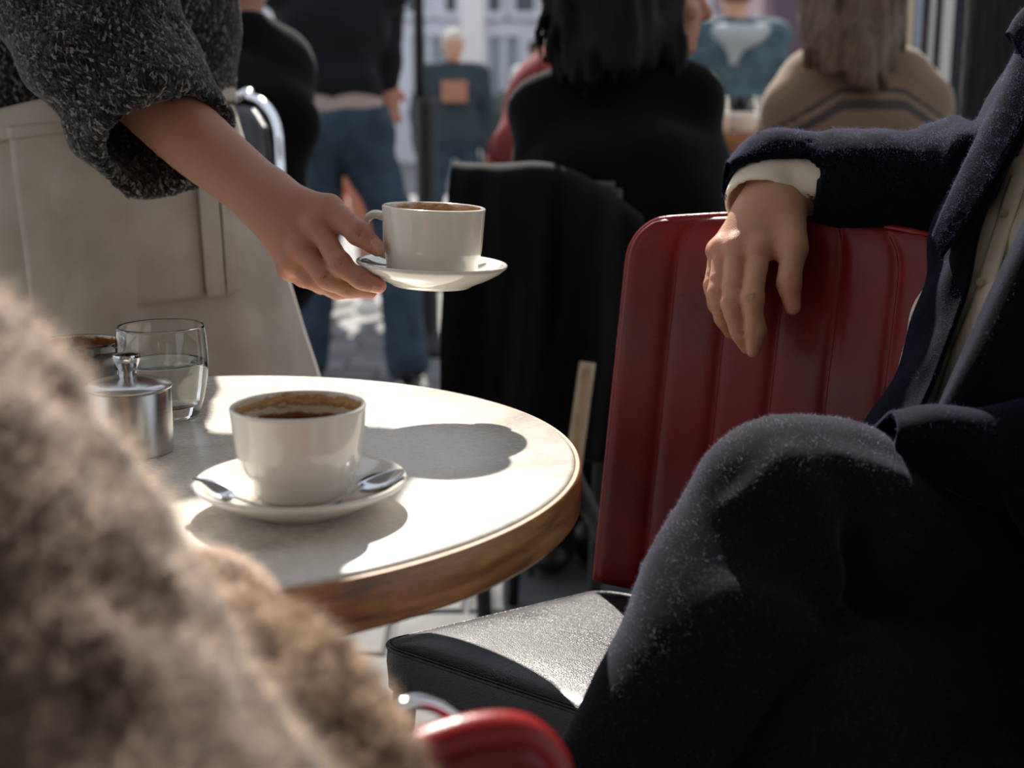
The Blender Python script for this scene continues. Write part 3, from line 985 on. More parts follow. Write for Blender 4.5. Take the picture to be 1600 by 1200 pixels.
def seat_pad(corners, thick, round_r=0.03, dome=0.008, n=40):
    """quad cushion with rounded corners: corners FL, FR, BR, BL world points of the top edge"""
    FL, FR, BR, BL = [np.asarray(c, float) for c in corners]
    def pt(u, w):
        return (FL * (1 - u) + FR * u) * (1 - w) + (BL * (1 - u) + BR * u) * w
    ring = []
    m = 10
    cs = [(0, 0, 1, 1), (1, 0, -1, 1), (1, 1, -1, -1), (0, 1, 1, -1)]
    Lu = np.linalg.norm(FR - FL); Lw = np.linalg.norm(BL - FL)
    for ci, (cu, cw, su, sw) in enumerate(cs):
        a0 = [math.pi, 1.5 * math.pi, 0, 0.5 * math.pi][ci]
        for k in range(m):
            a = a0 + (math.pi / 2) * k / (m - 1)
            ring.append(((cu + su * round_r / Lu) + math.cos(a) * round_r / Lu, (cw + sw * round_r / Lw) + math.sin(a) * round_r / Lw))
    ring = np.array(ring)
    c = ring.mean(0)
    # densify along the sides
    dense = []
    for i in range(len(ring)):
        a, b = ring[i], ring[(i + 1) % len(ring)]
        kk = max(1, int(np.linalg.norm(b - a) / 0.05))
        for q in range(kk):
            dense.append(a + (b - a) * q / kk)
    ring = np.array(dense)
    N = len(ring)
    levels = [(1.0, -thick), (1.0, -thick * 0.8), (1.006, -thick * 0.4), (1.0, -0.006), (0.992, -0.002), (0.975, 0.0), (0.85, dome * 0.6), (0.6, dome * 0.95), (0.3, dome), (0.05, dome)]
    vs, fs = [], []
    for s, z in levels:
        for q in ring:
            w = c + (q - c) * s
            vs.append(pt(*w) + V3(0, 0, z))
    for l in range(len(levels) - 1):
        for i in range(N):
            fs.append((l * N + i, l * N + (i + 1) % N, (l + 1) * N + (i + 1) % N, (l + 1) * N + i))
    fs.append(tuple(range(N))[::-1])
    fs.append(tuple((len(levels) - 1) * N + i for i in range(N)))
    rim = [pt(*(c + (q - c) * 0.996)) + V3(0, 0, -0.003) for q in ring]
    return np.array(vs), fs, np.array(rim + rim[:1])

def cafe_chair(name, label, A, r, f1, W, depth, seat_z, back_h, lean_dir, n_ch, crown=0.0, seat_mat='black_vinyl', frontW=None, group=None, front_lift=0.04, leg_mat='iron', detail=True, seat_thick=0.045, lean=0.16):
    """A: back left seat corner on the plan; r: along the back; f1: along the seat side towards the front"""
    A = V3(A[0], A[1], 0); r = unit(V3(r[0], r[1], 0)); f1 = unit(V3(f1[0], f1[1], 0))
    BL = A + V3(0, 0, seat_z); BR = A + r * W + V3(0, 0, seat_z)
    FL = A + f1 * depth + V3(0, 0, seat_z + front_lift); FR = FL + r * (frontW or W)
    t = thing(name, (BL + BR + FL + FR)[:3] / 4 * V3(1, 1, 0), label, 'chair', group)
    v, fs, rim = seat_pad((FL, FR, BR, BL), seat_thick)
    ob('seat', mk_mesh('seat', v, fs), M[seat_mat], t)
    if detail:
        v, fs = tube(rim, 0.0028, 8)
        ob('seat_piping', mk_mesh('seat_piping', v, fs), M['black_vinyl'], t)
    up = unit(V3(0, 0, 1) + unit(V3(*lean_dir, 0)) * lean)
    v, fs, outl, seams, nrm = padded_back(BL + V3(0, 0, 0.012), r, up, W, back_h, n_ch, crown)
    if np.dot(nrm, f1) < 0:
        fs = [q[::-1] for q in fs]
    bk = ob('backrest', mk_mesh('backrest', v, fs), M['red_vinyl'], t, 'red vinyl backrest with upright stitched channels' if detail else None)
    v, fs = tube(outl, 0.0042, 8)
    ob('piping', mk_mesh('piping', v, fs), M['red_piping'], bk)
    if detail:
        for s in seams:
            v, fs = tube(np.array(s)[::3], 0.0009, 6)
            ob('seam', mk_mesh('seam', v, fs), M['red_piping'], bk)
    for c, top in ((BL, 1), (BR, 1), (FL, 0), (FR, 0)):
        inn = (BL + BR + FL + FR) / 4 - c
        inn[2] = 0
        p0 = c + unit(inn) * 0.03 - V3(0, 0, seat_thick)
        p1 = c - unit(inn) * 0.01; p1[2] = 0.0
        v, fs = tube([p0, (p0 + p1) / 2, p1], [0.012, 0.011, 0.010], 10, 6)
        ob('leg', mk_mesh('leg', v, fs), M[leg_mat], t)
    return t

cafe_chair('cafe_chair', 'empty red vinyl chair with channelled back and black seat beside the marble table', (0.108, 1.402), (0.8, -0.6), (-0.70, -0.714), 0.37, 0.345, 0.508, 0.415,
           (0.6, 0.8), 6, crown=0.012, frontW=0.27)
# ---------------------------------------------------------------- the setting
def ground_mat():
    m, nt, b = nodes_of('paving')
    setin(b, 'Roughness', 0.8)
    tc = add(nt, 'ShaderNodeTexCoord')
    n = add(nt, 'ShaderNodeTexNoise', Scale=3.0, Detail=8.0)
    nt.links.new(tc.outputs['Object'], n.inputs['Vector'])
    r = ramp(nt, [(0.3, S(92, 92, 94)), (0.7, S(132, 130, 128))])
    nt.links.new(n.outputs['Fac'], r.inputs[0]); nt.links.new(r.outputs[0], b.inputs['Base Color'])
    return m
M['paving'] = ground_mat()
M['stone'] = pm('paving_stone', S(88, 88, 92), rough=0.75, col2=S(120, 118, 115), nscale=7, bump=0.4, bscale=60, bdist=0.004)
M['stone_b'] = pm('paving_stone_dark', S(76, 77, 80), rough=0.75, col2=S(104, 103, 101), nscale=7, bump=0.4, bscale=60, bdist=0.004)
v, f = box((0, 14, -0.06), (44, 36, 0.08))
fl = ob('floor', flat(mk_mesh('floor', v, f)), M['paving'], None, 'grey paved ground of the terrace and street', 'ground', kind='structure')
sv, sf = box((0, 0, 0), (0.292, 0.212, 0.03), 0.008, segs=1)
smes = [flat(mk_mesh('paving_stone', sv, sf)) for _ in range(2)]
smes[0].materials.append(M['stone']); smes[1].materials.append(M['stone_b'])
rnd = random.Random(3)
cnt = 0
for j in range(24):
    yy = 1.15 + j * 0.22
    for i in range(-8, 6):
        xx = i * 0.30 + (0.15 if j % 2 else 0) - 0.1
        if abs(xx) > 0.55 * yy + 0.2 or cnt >= 300: continue
        o = bpy.data.objects.new('paving_stone', smes[rnd.random() < 0.4])
        COL.objects.link(o)
        o.location = (xx, yy, -0.0152 + rnd.uniform(-0.003, 0.0))
        o.rotation_euler = (rnd.uniform(-.006, .006), rnd.uniform(-.006, .006), rnd.uniform(-.01, .01))
        o.parent = fl
        cnt += 1

# rough black pillar at the right
M['pillar'] = pm('black_rough_wood', S(17, 16, 16), rough=0.7, col2=S(36, 34, 32), nscale=24, detail=8, stretch=(3, 3, 0.7), bump=0.9, bscale=30, bdist=0.01)
v, f = box((1.095, 2.32, 1.5), (0.60, 0.05, 3.0), 0.012)
ob('wall_right', mk_mesh('wall_right', v, f), M['pillar'], None, 'rough black pillar at the right edge', 'pillar', kind='structure')
smooth_by_angle(bpy.data.objects['wall_right'], 30)

# glazed shopfront beyond the pillar
M['frame_pale'] = pm('pale_painted_frame', S(206, 204, 196), rough=0.4)
M['frame_green'] = pm('dark_green_frame', S(30, 46, 42), rough=0.35)
M['frame_beige'] = pm('beige_render', S(206, 186, 160), rough=0.8)
M['frame_blue'] = pm('blue_grey_frame', S(150, 164, 180), rough=0.4)
win = thing('window_1', (1.5, 4.3, 0), 'glazed shopfront with pale and dark green uprights beside the pillar', 'window', kind='structure')
y0 = 4.3
def strip(x0, x1, mat, nm, dep=0.08, yy=None):
    a = Py(x0, 100, yy or y0); b_ = Py(x1, 100, yy or y0)
    v, f = box(((a[0] + b_[0]) / 2, (yy or y0) + dep / 2, 1.5), (b_[0] - a[0], dep, 3.0), 0.006)
    return ob(nm, flat(mk_mesh(nm, v, f)), M[mat], win)
strip(1398, 1424, 'frame_beige', 'upright', 0.12)
strip(1426, 1436, 'frame_blue', 'upright')
strip(1438, 1449, 'pane', 'pane', 0.02)
strip(1449, 1457, 'frame_pale', 'upright')
strip(1459, 1468, 'frame_green', 'upright')
strip(1468, 1486, 'frame_pale', 'upright', 0.10)
strip(1486, 1640, 'pane', 'pane', 0.02)

# building across the street
YB = 26.0
M['facade'] = pm('lavender_grey_render', S(226, 225, 234), rough=0.9, col2=S(238, 236, 242), nscale=1.2)
M['pilaster'] = pm('white_stone', S(252, 249, 242), rough=0.8)
M['facade_base'] = pm('grey_stone_base', S(206, 206, 212), rough=0.9, col2=S(220, 219, 222), nscale=2)
M['facade_mauve'] = pm('mauve_brick', S(176, 148, 158), rough=0.9, col2=S(150, 126, 136), nscale=3)
M['sill'] = pm('white_window_frame', S(222, 222, 226), rough=0.5)
M['win_dark'] = pm('dark_window_pane', S(74, 80, 88), rough=0.08, spec=0.6)
bd = thing('street_building', (0, YB + 1, 0), 'pale lavender grey building with white pilasters across the street', 'building')
def bl(px0, py0, px1, py1, y=YB):
    a = Py(px0, py1, y); b_ = Py(px1, py0, y)
    return a[0], a[2], b_[0], b_[2]
v, f = box((-1.0, YB + 2.0, 4.0), (22.0, 3.8, 8.2))
ob('wall', flat(mk_mesh('wall', v, f)), M['facade'], bd)
v, f = box((-1.0, YB + 0.06, 0.55), (22.0, 0.2, 1.1), 0.03)
ob('plinth', flat(mk_mesh('plinth', v, f)), M['facade_base'], bd)
v, f = box((-1.0, YB + 0.0, 8.1), (22.4, 0.5, 0.3), 0.05)
ob('cornice', flat(mk_mesh('cornice', v, f)), M['pilaster'], bd)
for px0, px1 in ((719, 757), (420, 452), (560, 590), (905, 940), (1060, 1090)):
    x0, _, x1, _ = bl(px0, 0, px1, 10)
    v, f = box(((x0 + x1) / 2, YB + 0.02, 4.0), (x1 - x0, 0.34, 8.0), 0.03)
    ob('pilaster', flat(mk_mesh('pilaster', v, f)), M['pilaster'], bd)
for px0, px1 in ((693, 716), (760, 785), (802, 838), (856, 892), (632, 664), (470, 505), (516, 550), (372, 408), (955, 990), (1005, 1040), (1110, 1150)):
    for zb, zt in ((2.85, 4.9), (5.6, 7.3)):
        x0, _, x1, _ = bl(px0, 0, px1, 10)
        g = []
        v, f = join_data([box(((x0 + x1) / 2, YB + 0.05, zb), (x1 - x0 + 0.3, 0.24, 0.14), 0.02), box(((x0 + x1) / 2, YB + 0.05, zt), (x1 - x0 + 0.2, 0.2, 0.1), 0.02),
                          box((x0, YB + 0.05, (zb + zt) / 2), (0.08, 0.2, zt - zb), 0.01), box((x1, YB + 0.05, (zb + zt) / 2), (0.08, 0.2, zt - zb), 0.01),
                          box(((x0 + x1) / 2, YB + 0.06, (zb + zt) / 2 + 0.2), (x1 - x0, 0.14, 0.05), 0.01)])
        w = ob('window', flat(mk_mesh('window', v, f)), M['sill'], bd)
        v, f = box(((x0 + x1) / 2, YB + 0.085, (zb + zt) / 2), (x1 - x0, 0.05, zt - zb))
        ob('pane', flat(mk_mesh('pane', v, f)), M['win_dark'], w)
# shop doors on the ground floor
for px0, px1 in ((640, 700), (760, 815), (470, 540), (960, 1040)):
    x0, _, x1, _ = bl(px0, 0, px1, 10)
    v, f = join_data([box((x, YB + 0.0, 1.25), (0.1, 0.16, 2.5), 0.01) for x in (x0, (x0 + x1) / 2, x1)] + [box(((x0 + x1) / 2, YB, z), (x1 - x0, 0.16, 0.1), 0.01) for z in (0.3, 1.1, 2.5)])
    w = ob('shop_window', flat(mk_mesh('shop_window', v, f)), M['sill'], bd)
    v, f = box(((x0 + x1) / 2, YB + 0.03, 1.3), (x1 - x0, 0.03, 2.3))
    ob('pane', flat(mk_mesh('pane', v, f)), pm('shop_glass', S(150, 158, 170), rough=0.1), w)
# mauve building on the right
b2 = thing('mauve_building', (8.6, 18, 0), 'dark mauve brick building behind the striped sweater', 'building')
x0 = Py(1212, 50, 17)[0]
v, f = box((x0 + 0.28, 17.2, 3.4), (0.45, 0.4, 6.8), 0.03)
ob('corner_pier', flat(mk_mesh('corner_pier', v, f)), pm('dark_mauve_pier', S(96, 78, 88), rough=0.9), b2)
v, f = box((x0 + 3.6, 19.5, 3.4), (7.4, 4.2, 6.8))
ob('wall', flat(mk_mesh('wall', v, f)), M['facade_mauve'], b2)
for i in range(3):
    xx = x0 + 1.4 + i * 1.3
    v, f = box((xx, 17.38, 2.4), (0.75, 0.1, 1.6), 0.01)
    w = ob('window', flat(mk_mesh('window', v, f)), M['sill'], b2)
    v, f = box((xx, 17.33, 2.4), (0.62, 0.04, 1.45))
    ob('pane', flat(mk_mesh('pane', v, f)), M['win_dark'], w)

# clipped hedge in front of the building
M['hedge'] = pm('hedge_leaves', S(58, 66, 58), rough=0.8, col2=S(96, 104, 92), nscale=6, bump=1.0, bscale=14, bdist=0.08)
x0, z0, x1, z1 = bl(752, 128, 838, 168, 20.0)
F = Field((x0 - .3, 19.4, -0.05), (x1 + .3, 20.7, z1 + .4), 0.08)
F.cap((x0 + .4, 20, 0.3), (x1 - .4, 20, 0.3), 0.42, 0.42, 0.1); F.cap((x0 + .4, 20, z1 * 0.62), (x1 - .4, 20, z1 * 0.62), 0.42, 0.42, 0.1)
F.disp(lambda p: vnoise(p, 0.18, 2) * 0.07)
v, q = F.data(0)
ob('hedge', mk_mesh('hedge', v, q), M['hedge'], None, 'low clipped dark green hedge in front of the pale building', 'hedge')

# slim black post with a thicker lower sleeve
pp = Py(656, 150, 5.6)
po = thing('parasol_post', (pp[0], 5.6, 0), 'slim black post with a thick black lower sleeve on the terrace', 'post')
v, f = lathe([(0, 0.9), (0.022, 0.9), (0.022, 3.4), (0, 3.4)], 20, (pp[0], 5.6, 0))
ob('pole', mk_mesh('pole', v, f), M['iron'], po)
v, f = lathe([(0, 0.0), (0.16, 0.0), (0.16, 0.03), (0.056, 0.06), (0.046, 0.1), (0.046, 1.08), (0.04, 1.10), (0, 1.10)], 24, (pp[0] + 0.025, 5.6, 0))
ob('lower_sleeve', mk_mesh('lower_sleeve', v, f), M['black'], po)

# unseen canvas cover and rear wall, added to shape the fill light
M['added_awning'] = pm('added_awning_canvas', S(208, 206, 202), rough=0.9)
M['added_cafe_wall'] = pm('added_cafe_wall_paint', S(186, 180, 172), rough=0.8, col2=S(170, 165, 158), nscale=3)
v, f = box((0, -0.6, 2.62), (9.0, 4.2, 0.02), R=np.array(Matrix.Rotation(math.radians(-7), 3, 'X')))
v[:, 2] += 0.0
ob('added_canopy', flat(mk_mesh('added_canopy', v, f)), M['added_awning'], None, 'unseen canvas cover added to cut sky light over the near tables', 'added_awning', kind='structure')
v, f = box((0, -2.75, 1.5), (10.0, 0.1, 3.0))
ob('added_wall_back', flat(mk_mesh('added_wall_back', v, f)), M['added_cafe_wall'], None, 'unseen pale wall added behind the near tables to shape the fill light', 'wall', kind='structure')
# ---------------------------------------------------------------- people: shared makers
def redness(me, v, spots):
    """marks where the skin is naturally redder: spots = list of (point, radius, amount)"""
    at = me.attributes.new('red', 'FLOAT', 'POINT')
    r = np.zeros(len(me.vertices), np.float32)
    for p, rad, am in spots:
        d = np.linalg.norm(v - p, axis=1)
        r += am * np.exp(-(d / rad) ** 2)
    at.data.foreach_set('value', r)

def join_vq(parts):
    vs, qs, o = [], [], 0
    for v, q in parts:
        vs.append(v); qs.append(np.asarray(q) + o); o += len(v)
    return np.concatenate(vs), np.concatenate(qs)

def head_data(c, f, up=(0, 0, 1), s=1.0, h=0.0055):
    """a head with brow, nose, lips, chin, eye sockets and ears; c centre, f facing direction"""
    R = frame_from(up, np.cross(f, up))     # columns: right, forward-ish, up
    r_, u_ = R[:, 0], R[:, 2]
    fw = unit(np.cross(u_, r_))
    def L(x, y, z): return c + s * (r_ * x + fw * y + u_ * z)
    RR = np.stack([r_, fw, u_], 1)
    F = Field(c - 0.17 * s, c + 0.17 * s, h)
    F.ell(L(0, -0.012, 0.022), np.array((0.074, 0.094, 0.092)) * s, RR)
    F.ell(L(0, 0.030, -0.045), np.array((0.054, 0.058, 0.070)) * s, RR, k=0.03)
    F.ell(L(0, 0.066, -0.094), np.array((0.020, 0.018, 0.016)) * s, RR, k=0.02)
    F.cap(L(-0.04, 0.074, 0.024), L(0.04, 0.074, 0.024), 0.011 * s, None, 0.014)
    F.chain([L(0, 0.082, 0.016), L(0, 0.096, -0.012), L(0, 0.104, -0.030)], [0.008 * s, 0.010 * s, 0.013 * s], 0.010)
    F.ell(L(0, 0.088, -0.036), np.array((0.018, 0.010, 0.009)) * s, RR, k=0.008)
    for x in (-1, 1):
        F.ell(L(0.031 * x, 0.084, 0.002), np.array((0.015, 0.012, 0.010)) * s, RR, k=0.010, op='sub')
        F.ell(L(0.031 * x, 0.070, 0.001), np.array((0.013, 0.012, 0.011)) * s, RR, k=0.003)
        F.ell(L(0.050 * x, 0.055, -0.028), np.array((0.018, 0.018, 0.016)) * s, RR, k=0.02)
        F.ell(L(0.076 * x, -0.008, -0.006), np.array((0.009, 0.018, 0.031)) * s, RR, k=0.006)
    F.ell(L(0, 0.083, -0.060), np.array((0.022, 0.009, 0.006)) * s, RR, k=0.006)
    F.ell(L(0, 0.082, -0.070), np.array((0.019, 0.009, 0.006)) * s, RR, k=0.005)
    F.cap(L(0, -0.015, -0.06), L(0, -0.035, -0.16), 0.052 * s, 0.055 * s, 0.03)
    v, q = F.data(1)
    return v, q, L

def hand_simple(F, w, e, s=1.0, curl=0.25, palm_n=None, k=0.006):
    """small hand for the people in the background: w wrist, e direction of the fingers"""
    w = np.asarray(w, float); d = unit(e)
    n = unit(palm_n if palm_n is not None else np.cross(d, (0.3, 0.2, 1)))
    sd = np.cross(d, n)
    F.cap(w, w + d * 0.05 * s, 0.026 * s, 0.030 * s, 0.02, flat=(n, 0.6))
    F.cap(w + d * 0.04 * s, w + d * 0.085 * s, 0.032 * s, 0.030 * s, 0.02, flat=(n, 0.5))
    for i, (o, L) in enumerate(((-0.028, 0.062), (-0.010, 0.075), (0.009, 0.070), (0.027, 0.055))):
        a = w + d * 0.085 * s + sd * o * s
        F.chain([a, a + (d * L * 0.5 + n * L * curl * 0.3) * s, a + (d * L * 0.9 + n * L * curl) * s], [0.010 * s, 0.009 * s, 0.008 * s], 0.004, 2)
    F.chain([w + d * 0.02 * s - sd * 0.022 * s, w + d * 0.055 * s - sd * 0.048 * s + n * 0.012, w + d * 0.09 * s - sd * 0.052 * s + n * 0.02], [0.014 * s, 0.011 * s, 0.009 * s], 0.006, 2)

def stand_pose(x, y, yaw, H=1.75, dz=0.0, spread=0.09, arm_out=0.03, hands=None, head_turn=0.0):
    f = V3(math.cos(yaw), math.sin(yaw), 0); r = V3(f[1], -f[0], 0)
    o = V3(x, y, dz)
    def L(a, b, c): return o + r * a + f * b + V3(0, 0, c * H)
    J = dict(f=f, r=r, H=H, pelvis=L(0, 0, 0.53), waist=L(0, 0, 0.62), chest=L(0, -0.005, 0.74), neck=L(0, -0.015, 0.835), head=L(0, 0.01, 0.927))
    for s, n in ((-1, 'l'), (1, 'r')):
        J['sh' + n] = L(s * 0.112 * H, -0.01, 0.812)
        J['el' + n] = L(s * (0.125 * H + arm_out), -0.03, 0.635)
        J['wr' + n] = L(s * (0.120 * H + arm_out), 0.04, 0.485)
        J['hip' + n] = L(s * 0.052 * H, 0, 0.515)
        J['kn' + n] = L(s * (0.055 * H + spread * 0.5), 0.02, 0.285)
        J['an' + n] = L(s * (0.055 * H + spread), 0, 0.045)
        J['toe' + n] = L(s * (0.060 * H + spread), 0.15, 0.018)
    a = yaw + head_turn
    J['hf'] = V3(math.cos(a), math.sin(a), 0)
    return J

def sit_pose(x, y, yaw, seat=0.46, head_turn=0.0, scale=1.0, lean=0.0, dz=0.0):
    f = V3(math.cos(yaw), math.sin(yaw), 0); r = V3(f[1], -f[0], 0)
    o = V3(x, y, dz)
    def L(a, b, c): return o + r * a + f * (b + lean * max(0, c - 0.55)) + V3(0, 0, c)
    g = scale
    J = dict(f=f, r=r, H=1.7 * g, pelvis=L(0, 0, seat + 0.10), waist=L(0, -0.02, seat + 0.27 * g), chest=L(0, -0.02, seat + 0.44 * g), neck=L(0, -0.01, seat + 0.62 * g), head=L(0, 0.03, seat + 0.775 * g))
    for s, n in ((-1, 'l'), (1, 'r')):
        J['sh' + n] = L(s * 0.185 * g, -0.02, seat + 0.56 * g)
        J['el' + n] = L(s * 0.235 * g, 0.06, seat + 0.29 * g)
        J['wr' + n] = L(s * 0.14 * g, 0.27, seat + 0.28 * g)
        J['hip' + n] = L(s * 0.09, 0.02, seat + 0.09)
        J['kn' + n] = L(s * 0.11, 0.43, seat + 0.07)
        J['an' + n] = L(s * 0.10, 0.40, 0.08)
        J['toe' + n] = L(s * 0.10, 0.54, 0.03)
    a = yaw + head_turn
    J['hf'] = V3(math.cos(a), math.sin(a), 0)
    return J

def bounds(J, keys, pad):
    p = np.array([J[k] for k in keys])
    return p.min(0) - pad, p.max(0) + pad

LIMB = ['shl', 'shr', 'ell', 'elr', 'wrl', 'wrr']
LEG = ['hipl', 'hipr', 'knl', 'knr', 'anl', 'anr']

def trunk(F, J, g, k=0.06, w=1.0):
    """torso volumes inflated by g"""
    r, f = J['r'], J['f']; s = J['H'] / 1.72
    F.cap(J['pelvis'] - r * 0.055 * s, J['pelvis'] + r * 0.055 * s, 0.112 * s * w + g, None, k)
    F.cap(J['waist'] - r * 0.045 * s, J['waist'] + r * 0.045 * s, 0.098 * s * w + g, None, k)
    F.cap(J['chest'] - r * 0.065 * s, J['chest'] + r * 0.065 * s, 0.108 * s * w + g, None, k)
    F.cap(J['chest'] * 0.35 + J['neck'] * 0.65 - r * 0.10 * s, J['chest'] * 0.35 + J['neck'] * 0.65 + r * 0.10 * s, 0.062 * s + g, None, k)
    F.cap(J['pelvis'], J['chest'], 0.10 * s * w + g, None, k)
    for n in 'lr':
        F.cap(J['neck'] * 0.9 + J['chest'] * 0.1, J['sh' + n], 0.05 * s + g, 0.058 * s + g, 0.04)

def arms(F, J, g, upto=1.0, k=0.03):
    s = J['H'] / 1.72
    for n in 'lr':
        F.cap(J['sh' + n], J['el' + n], 0.056 * s + g, 0.045 * s + g, k)
        e = J['el' + n] + (J['wr' + n] - J['el' + n]) * upto
        F.cap(J['el' + n], e, 0.044 * s + g, 0.032 * s + g, 0.02)

def legs(F, J, g, upto=1.0, k=0.04, flare=0.0):
    s = J['H'] / 1.72
    for n in 'lr':
        F.cap(J['hip' + n], J['kn' + n], 0.088 * s + g, 0.058 * s + g, k)
        e = J['kn' + n] + (J['an' + n] - J['kn' + n]) * upto
        F.cap(J['kn' + n], e, 0.056 * s + g, (0.056 - 0.016 * upto) * s + g + flare, 0.03)

def person(J, label, skin_m, top, bottom, shoes='leather', hair=None, h=0.013, group=None, top_low=None, wrinkle=0.006, extra_hem=None, sleeve=1.0, leg_upto=1.0, hand_dirs=None, hair_fn=None, top_g=0.016, bot_g=0.012, trunk_w=1.0, base=None, seed=1):
    lo, hi = bounds(J, LIMB + LEG + ['neck', 'toel', 'toer', 'pelvis'], 0.24)
    b0 = base if base is not None else (J['anl'] + J['anr']) / 2 * V3(1, 1, 0)
    t = thing('person', b0, label, 'person', group)
    # body: one surface for torso, limbs and hands, with the head on its neck
    B = Field(lo, hi, h)
    trunk(B, J, -0.004, w=trunk_w); arms(B, J, 0.0); legs(B, J, 0.0)
    B.cap(J['neck'] - V3(0, 0, 0.03), J['head'] - V3(0, 0, 0.05), 0.055, 0.05, 0.03)
    for n in 'lr':
        d = J['wr' + n] - J['el' + n] if not hand_dirs or hand_dirs.get(n) is None else hand_dirs[n]
        hand_simple(B, J['wr' + n], d, J['H'] / 1.75)
        B.cap(J['an' + n], J['toe' + n], 0.035, 0.025, 0.02)
    hv, hq, HL = head_data(J['head'], J['hf'], s=J['H'] / 1.72)
    v, q = join_vq([B.data(1), (hv, hq)])
    me = mk_mesh('body', v, q)
    redness(me, v, [(HL(0, 0.085, -0.065), 0.014, 0.9), (HL(0, 0.10, -0.03), 0.02, 0.3)])
    me.materials.append(skin_m); me.materials.append(M['hair_dark'])
    ctr = v[q].mean(1)
    mi = np.zeros(len(q), np.int32)
    for x in (-1, 1):
        mi[np.linalg.norm((ctr - HL(0.031 * x, 0.080, 0.002)) @ np.stack([J['r'], J['f'], V3(0, 0, 1)], 1) / np.array((0.012, 0.016, 0.006)), axis=1) < 1] = 1
    me.polygons.foreach_set('material_index', mi)
    body = ob('body', me, None, t)
    wr = lambda g: (lambda p: wav(p, [(1, .3, .5), (-.4, .7, 1), (.2, -.6, .9)], (42, 55, 31), (g, g * 0.7, g * 0.8), (seed, seed * 2.1, seed * 0.7)) * (0.6 + 0.4 * vnoise(p, 0.2, seed)))
    if top:
        T = Field(lo, hi, h)
        trunk(T, J, top_g, w=trunk_w); arms(T, J, top_g * 0.9, sleeve)
        T.cut(J['neck'] + V3(0, 0, 0.045), (0, 0, 1))
        T.cut(J['pelvis'] + V3(0, 0, -0.05 if top_low is None else top_low), (0, 0, -1)) if sum(J['wrl'][2:] + J['wrr'][2:]) / 2 > J['pelvis'][2] - 0.02 else None
        if sum(J['wrl'][2:] + J['wrr'][2:]) / 2 <= J['pelvis'][2] - 0.02:
            T2 = Field(lo, hi, h); trunk(T2, J, top_g, w=trunk_w); T2.cut(J['pelvis'] + V3(0, 0, -0.05 if top_low is None else top_low), (0, 0, -1)); T2.cut(J['neck'] + V3(0, 0, 0.045), (0, 0, 1))
            T3 = Field(lo, hi, h); arms(T3, J, top_g * 0.9, sleeve); T = T2.join(T3, 0.03)
        T.disp(wr(wrinkle))
        v, q = T.data(1)
        ob('top', mk_mesh('top', v, q), M[top], t)
    if extra_hem:
        E = Field(lo, hi, h)
        trunk(E, J, 0.011, w=trunk_w)
        E.cut(J['pelvis'] + V3(0, 0, extra_hem[1]), (0, 0, -1)); E.cut(J['waist'], (0, 0, 1))
        E.disp(wr(0.003))
        v, q = E.data(1)
        ob('shirt_hem', mk_mesh('shirt_hem', v, q), M[extra_hem[0]], t)
    if bottom:
        T = Field(lo, hi, h)
        r = J['r']; s = J['H'] / 1.72
        T.cap(J['pelvis'] - r * 0.055 * s, J['pelvis'] + r * 0.055 * s, 0.112 * s * trunk_w + bot_g, None, 0.06)
        T.cap(J['pelvis'] * 0.4 + J['waist'] * 0.6 - r * 0.045 * s, J['pelvis'] * 0.4 + J['waist'] * 0.6 + r * 0.045 * s, 0.10 * s * trunk_w + bot_g * 0.5, None, 0.06)
        legs(T, J, bot_g, leg_upto, flare=0.018)
        T.cut(J['pelvis'] * 0.45 + J['waist'] * 0.55, (0, 0, 1))
        T.disp(wr(wrinkle))
        v, q = T.data(1)
        ob('trousers', mk_mesh('trousers', v, q), M[bottom], t)
    if shoes:
        for n in 'lr':
            a, e = J['an' + n], J['toe' + n]
            S_ = Field(np.minimum(a, e) - 0.12, np.maximum(a, e) + 0.12, 0.009)
            d = unit((e - a) * V3(1, 1, 0))
            zg = e[2] - 0.018 * (J['H'] / 1.0) * 0 - 0.018
            heel = V3(a[0], a[1], e[2]) - d * 0.045
            S_.cap(heel + V3(0, 0, 0.022), V3(e[0], e[1], e[2] + 0.012) + d * 0.02, 0.040, 0.038, 0.02)
            S_.cap(a + V3(0, 0, 0.0), V3(a[0], a[1], e[2] + 0.03), 0.045, 0.045, 0.03)
            S_.cut(V3(0, 0, max(0.002, e[2] - 0.028)), (0, 0, -1))
            v, q = S_.data(1)
            ob('shoe', mk_mesh('shoe', v, q), M[shoes], t)
    if hair:
        Hf = Field(J['head'] - 0.42, J['head'] + 0.24, 0.008)
        s = J['H'] / 1.72
        hr = unit(np.cross(J['hf'], (0, 0, 1)))
        RR = np.stack([hr, J['hf'], V3(0, 0, 1)], 1)
        Hf.ell(J['head'] + J['hf'] * -0.022 * s + V3(0, 0, 0.034 * s), np.array((0.086, 0.102, 0.098)) * s, RR)
        Hf.cut(J['head'] + J['hf'] * 0.062 * s + V3(0, 0, 0.03), J['hf'] * 0.9 + V3(0, 0, -0.45), 0.02)
        Hf.cut(J['head'] + V3(0, 0, -0.06 * s), (0, 0, -1), 0.02)
        if hair_fn: hair_fn(Hf, J, hr)
        Hf.disp(lambda p: wav(p, [(1, 0.2, 0.05), (0.3, 1, 0.08), (-0.7, 0.6, 0.1)], (160, 130, 210), (0.0022, 0.0022, 0.0016), (1, 2, 3)) + vnoise(p, 0.03, 5) * 0.003)
        v, q = Hf.data(1)
        ob('hair', mk_mesh('hair', v, q), M[hair], t)
    return t
# ---------------------------------------------------------------- the waiter
wt = thing('person', (-0.52, 1.75, 0), 'waiter in charcoal knit sweater and cream linen apron holding out a cup', 'person')
WC = V3(-0.565, 1.78, 0)
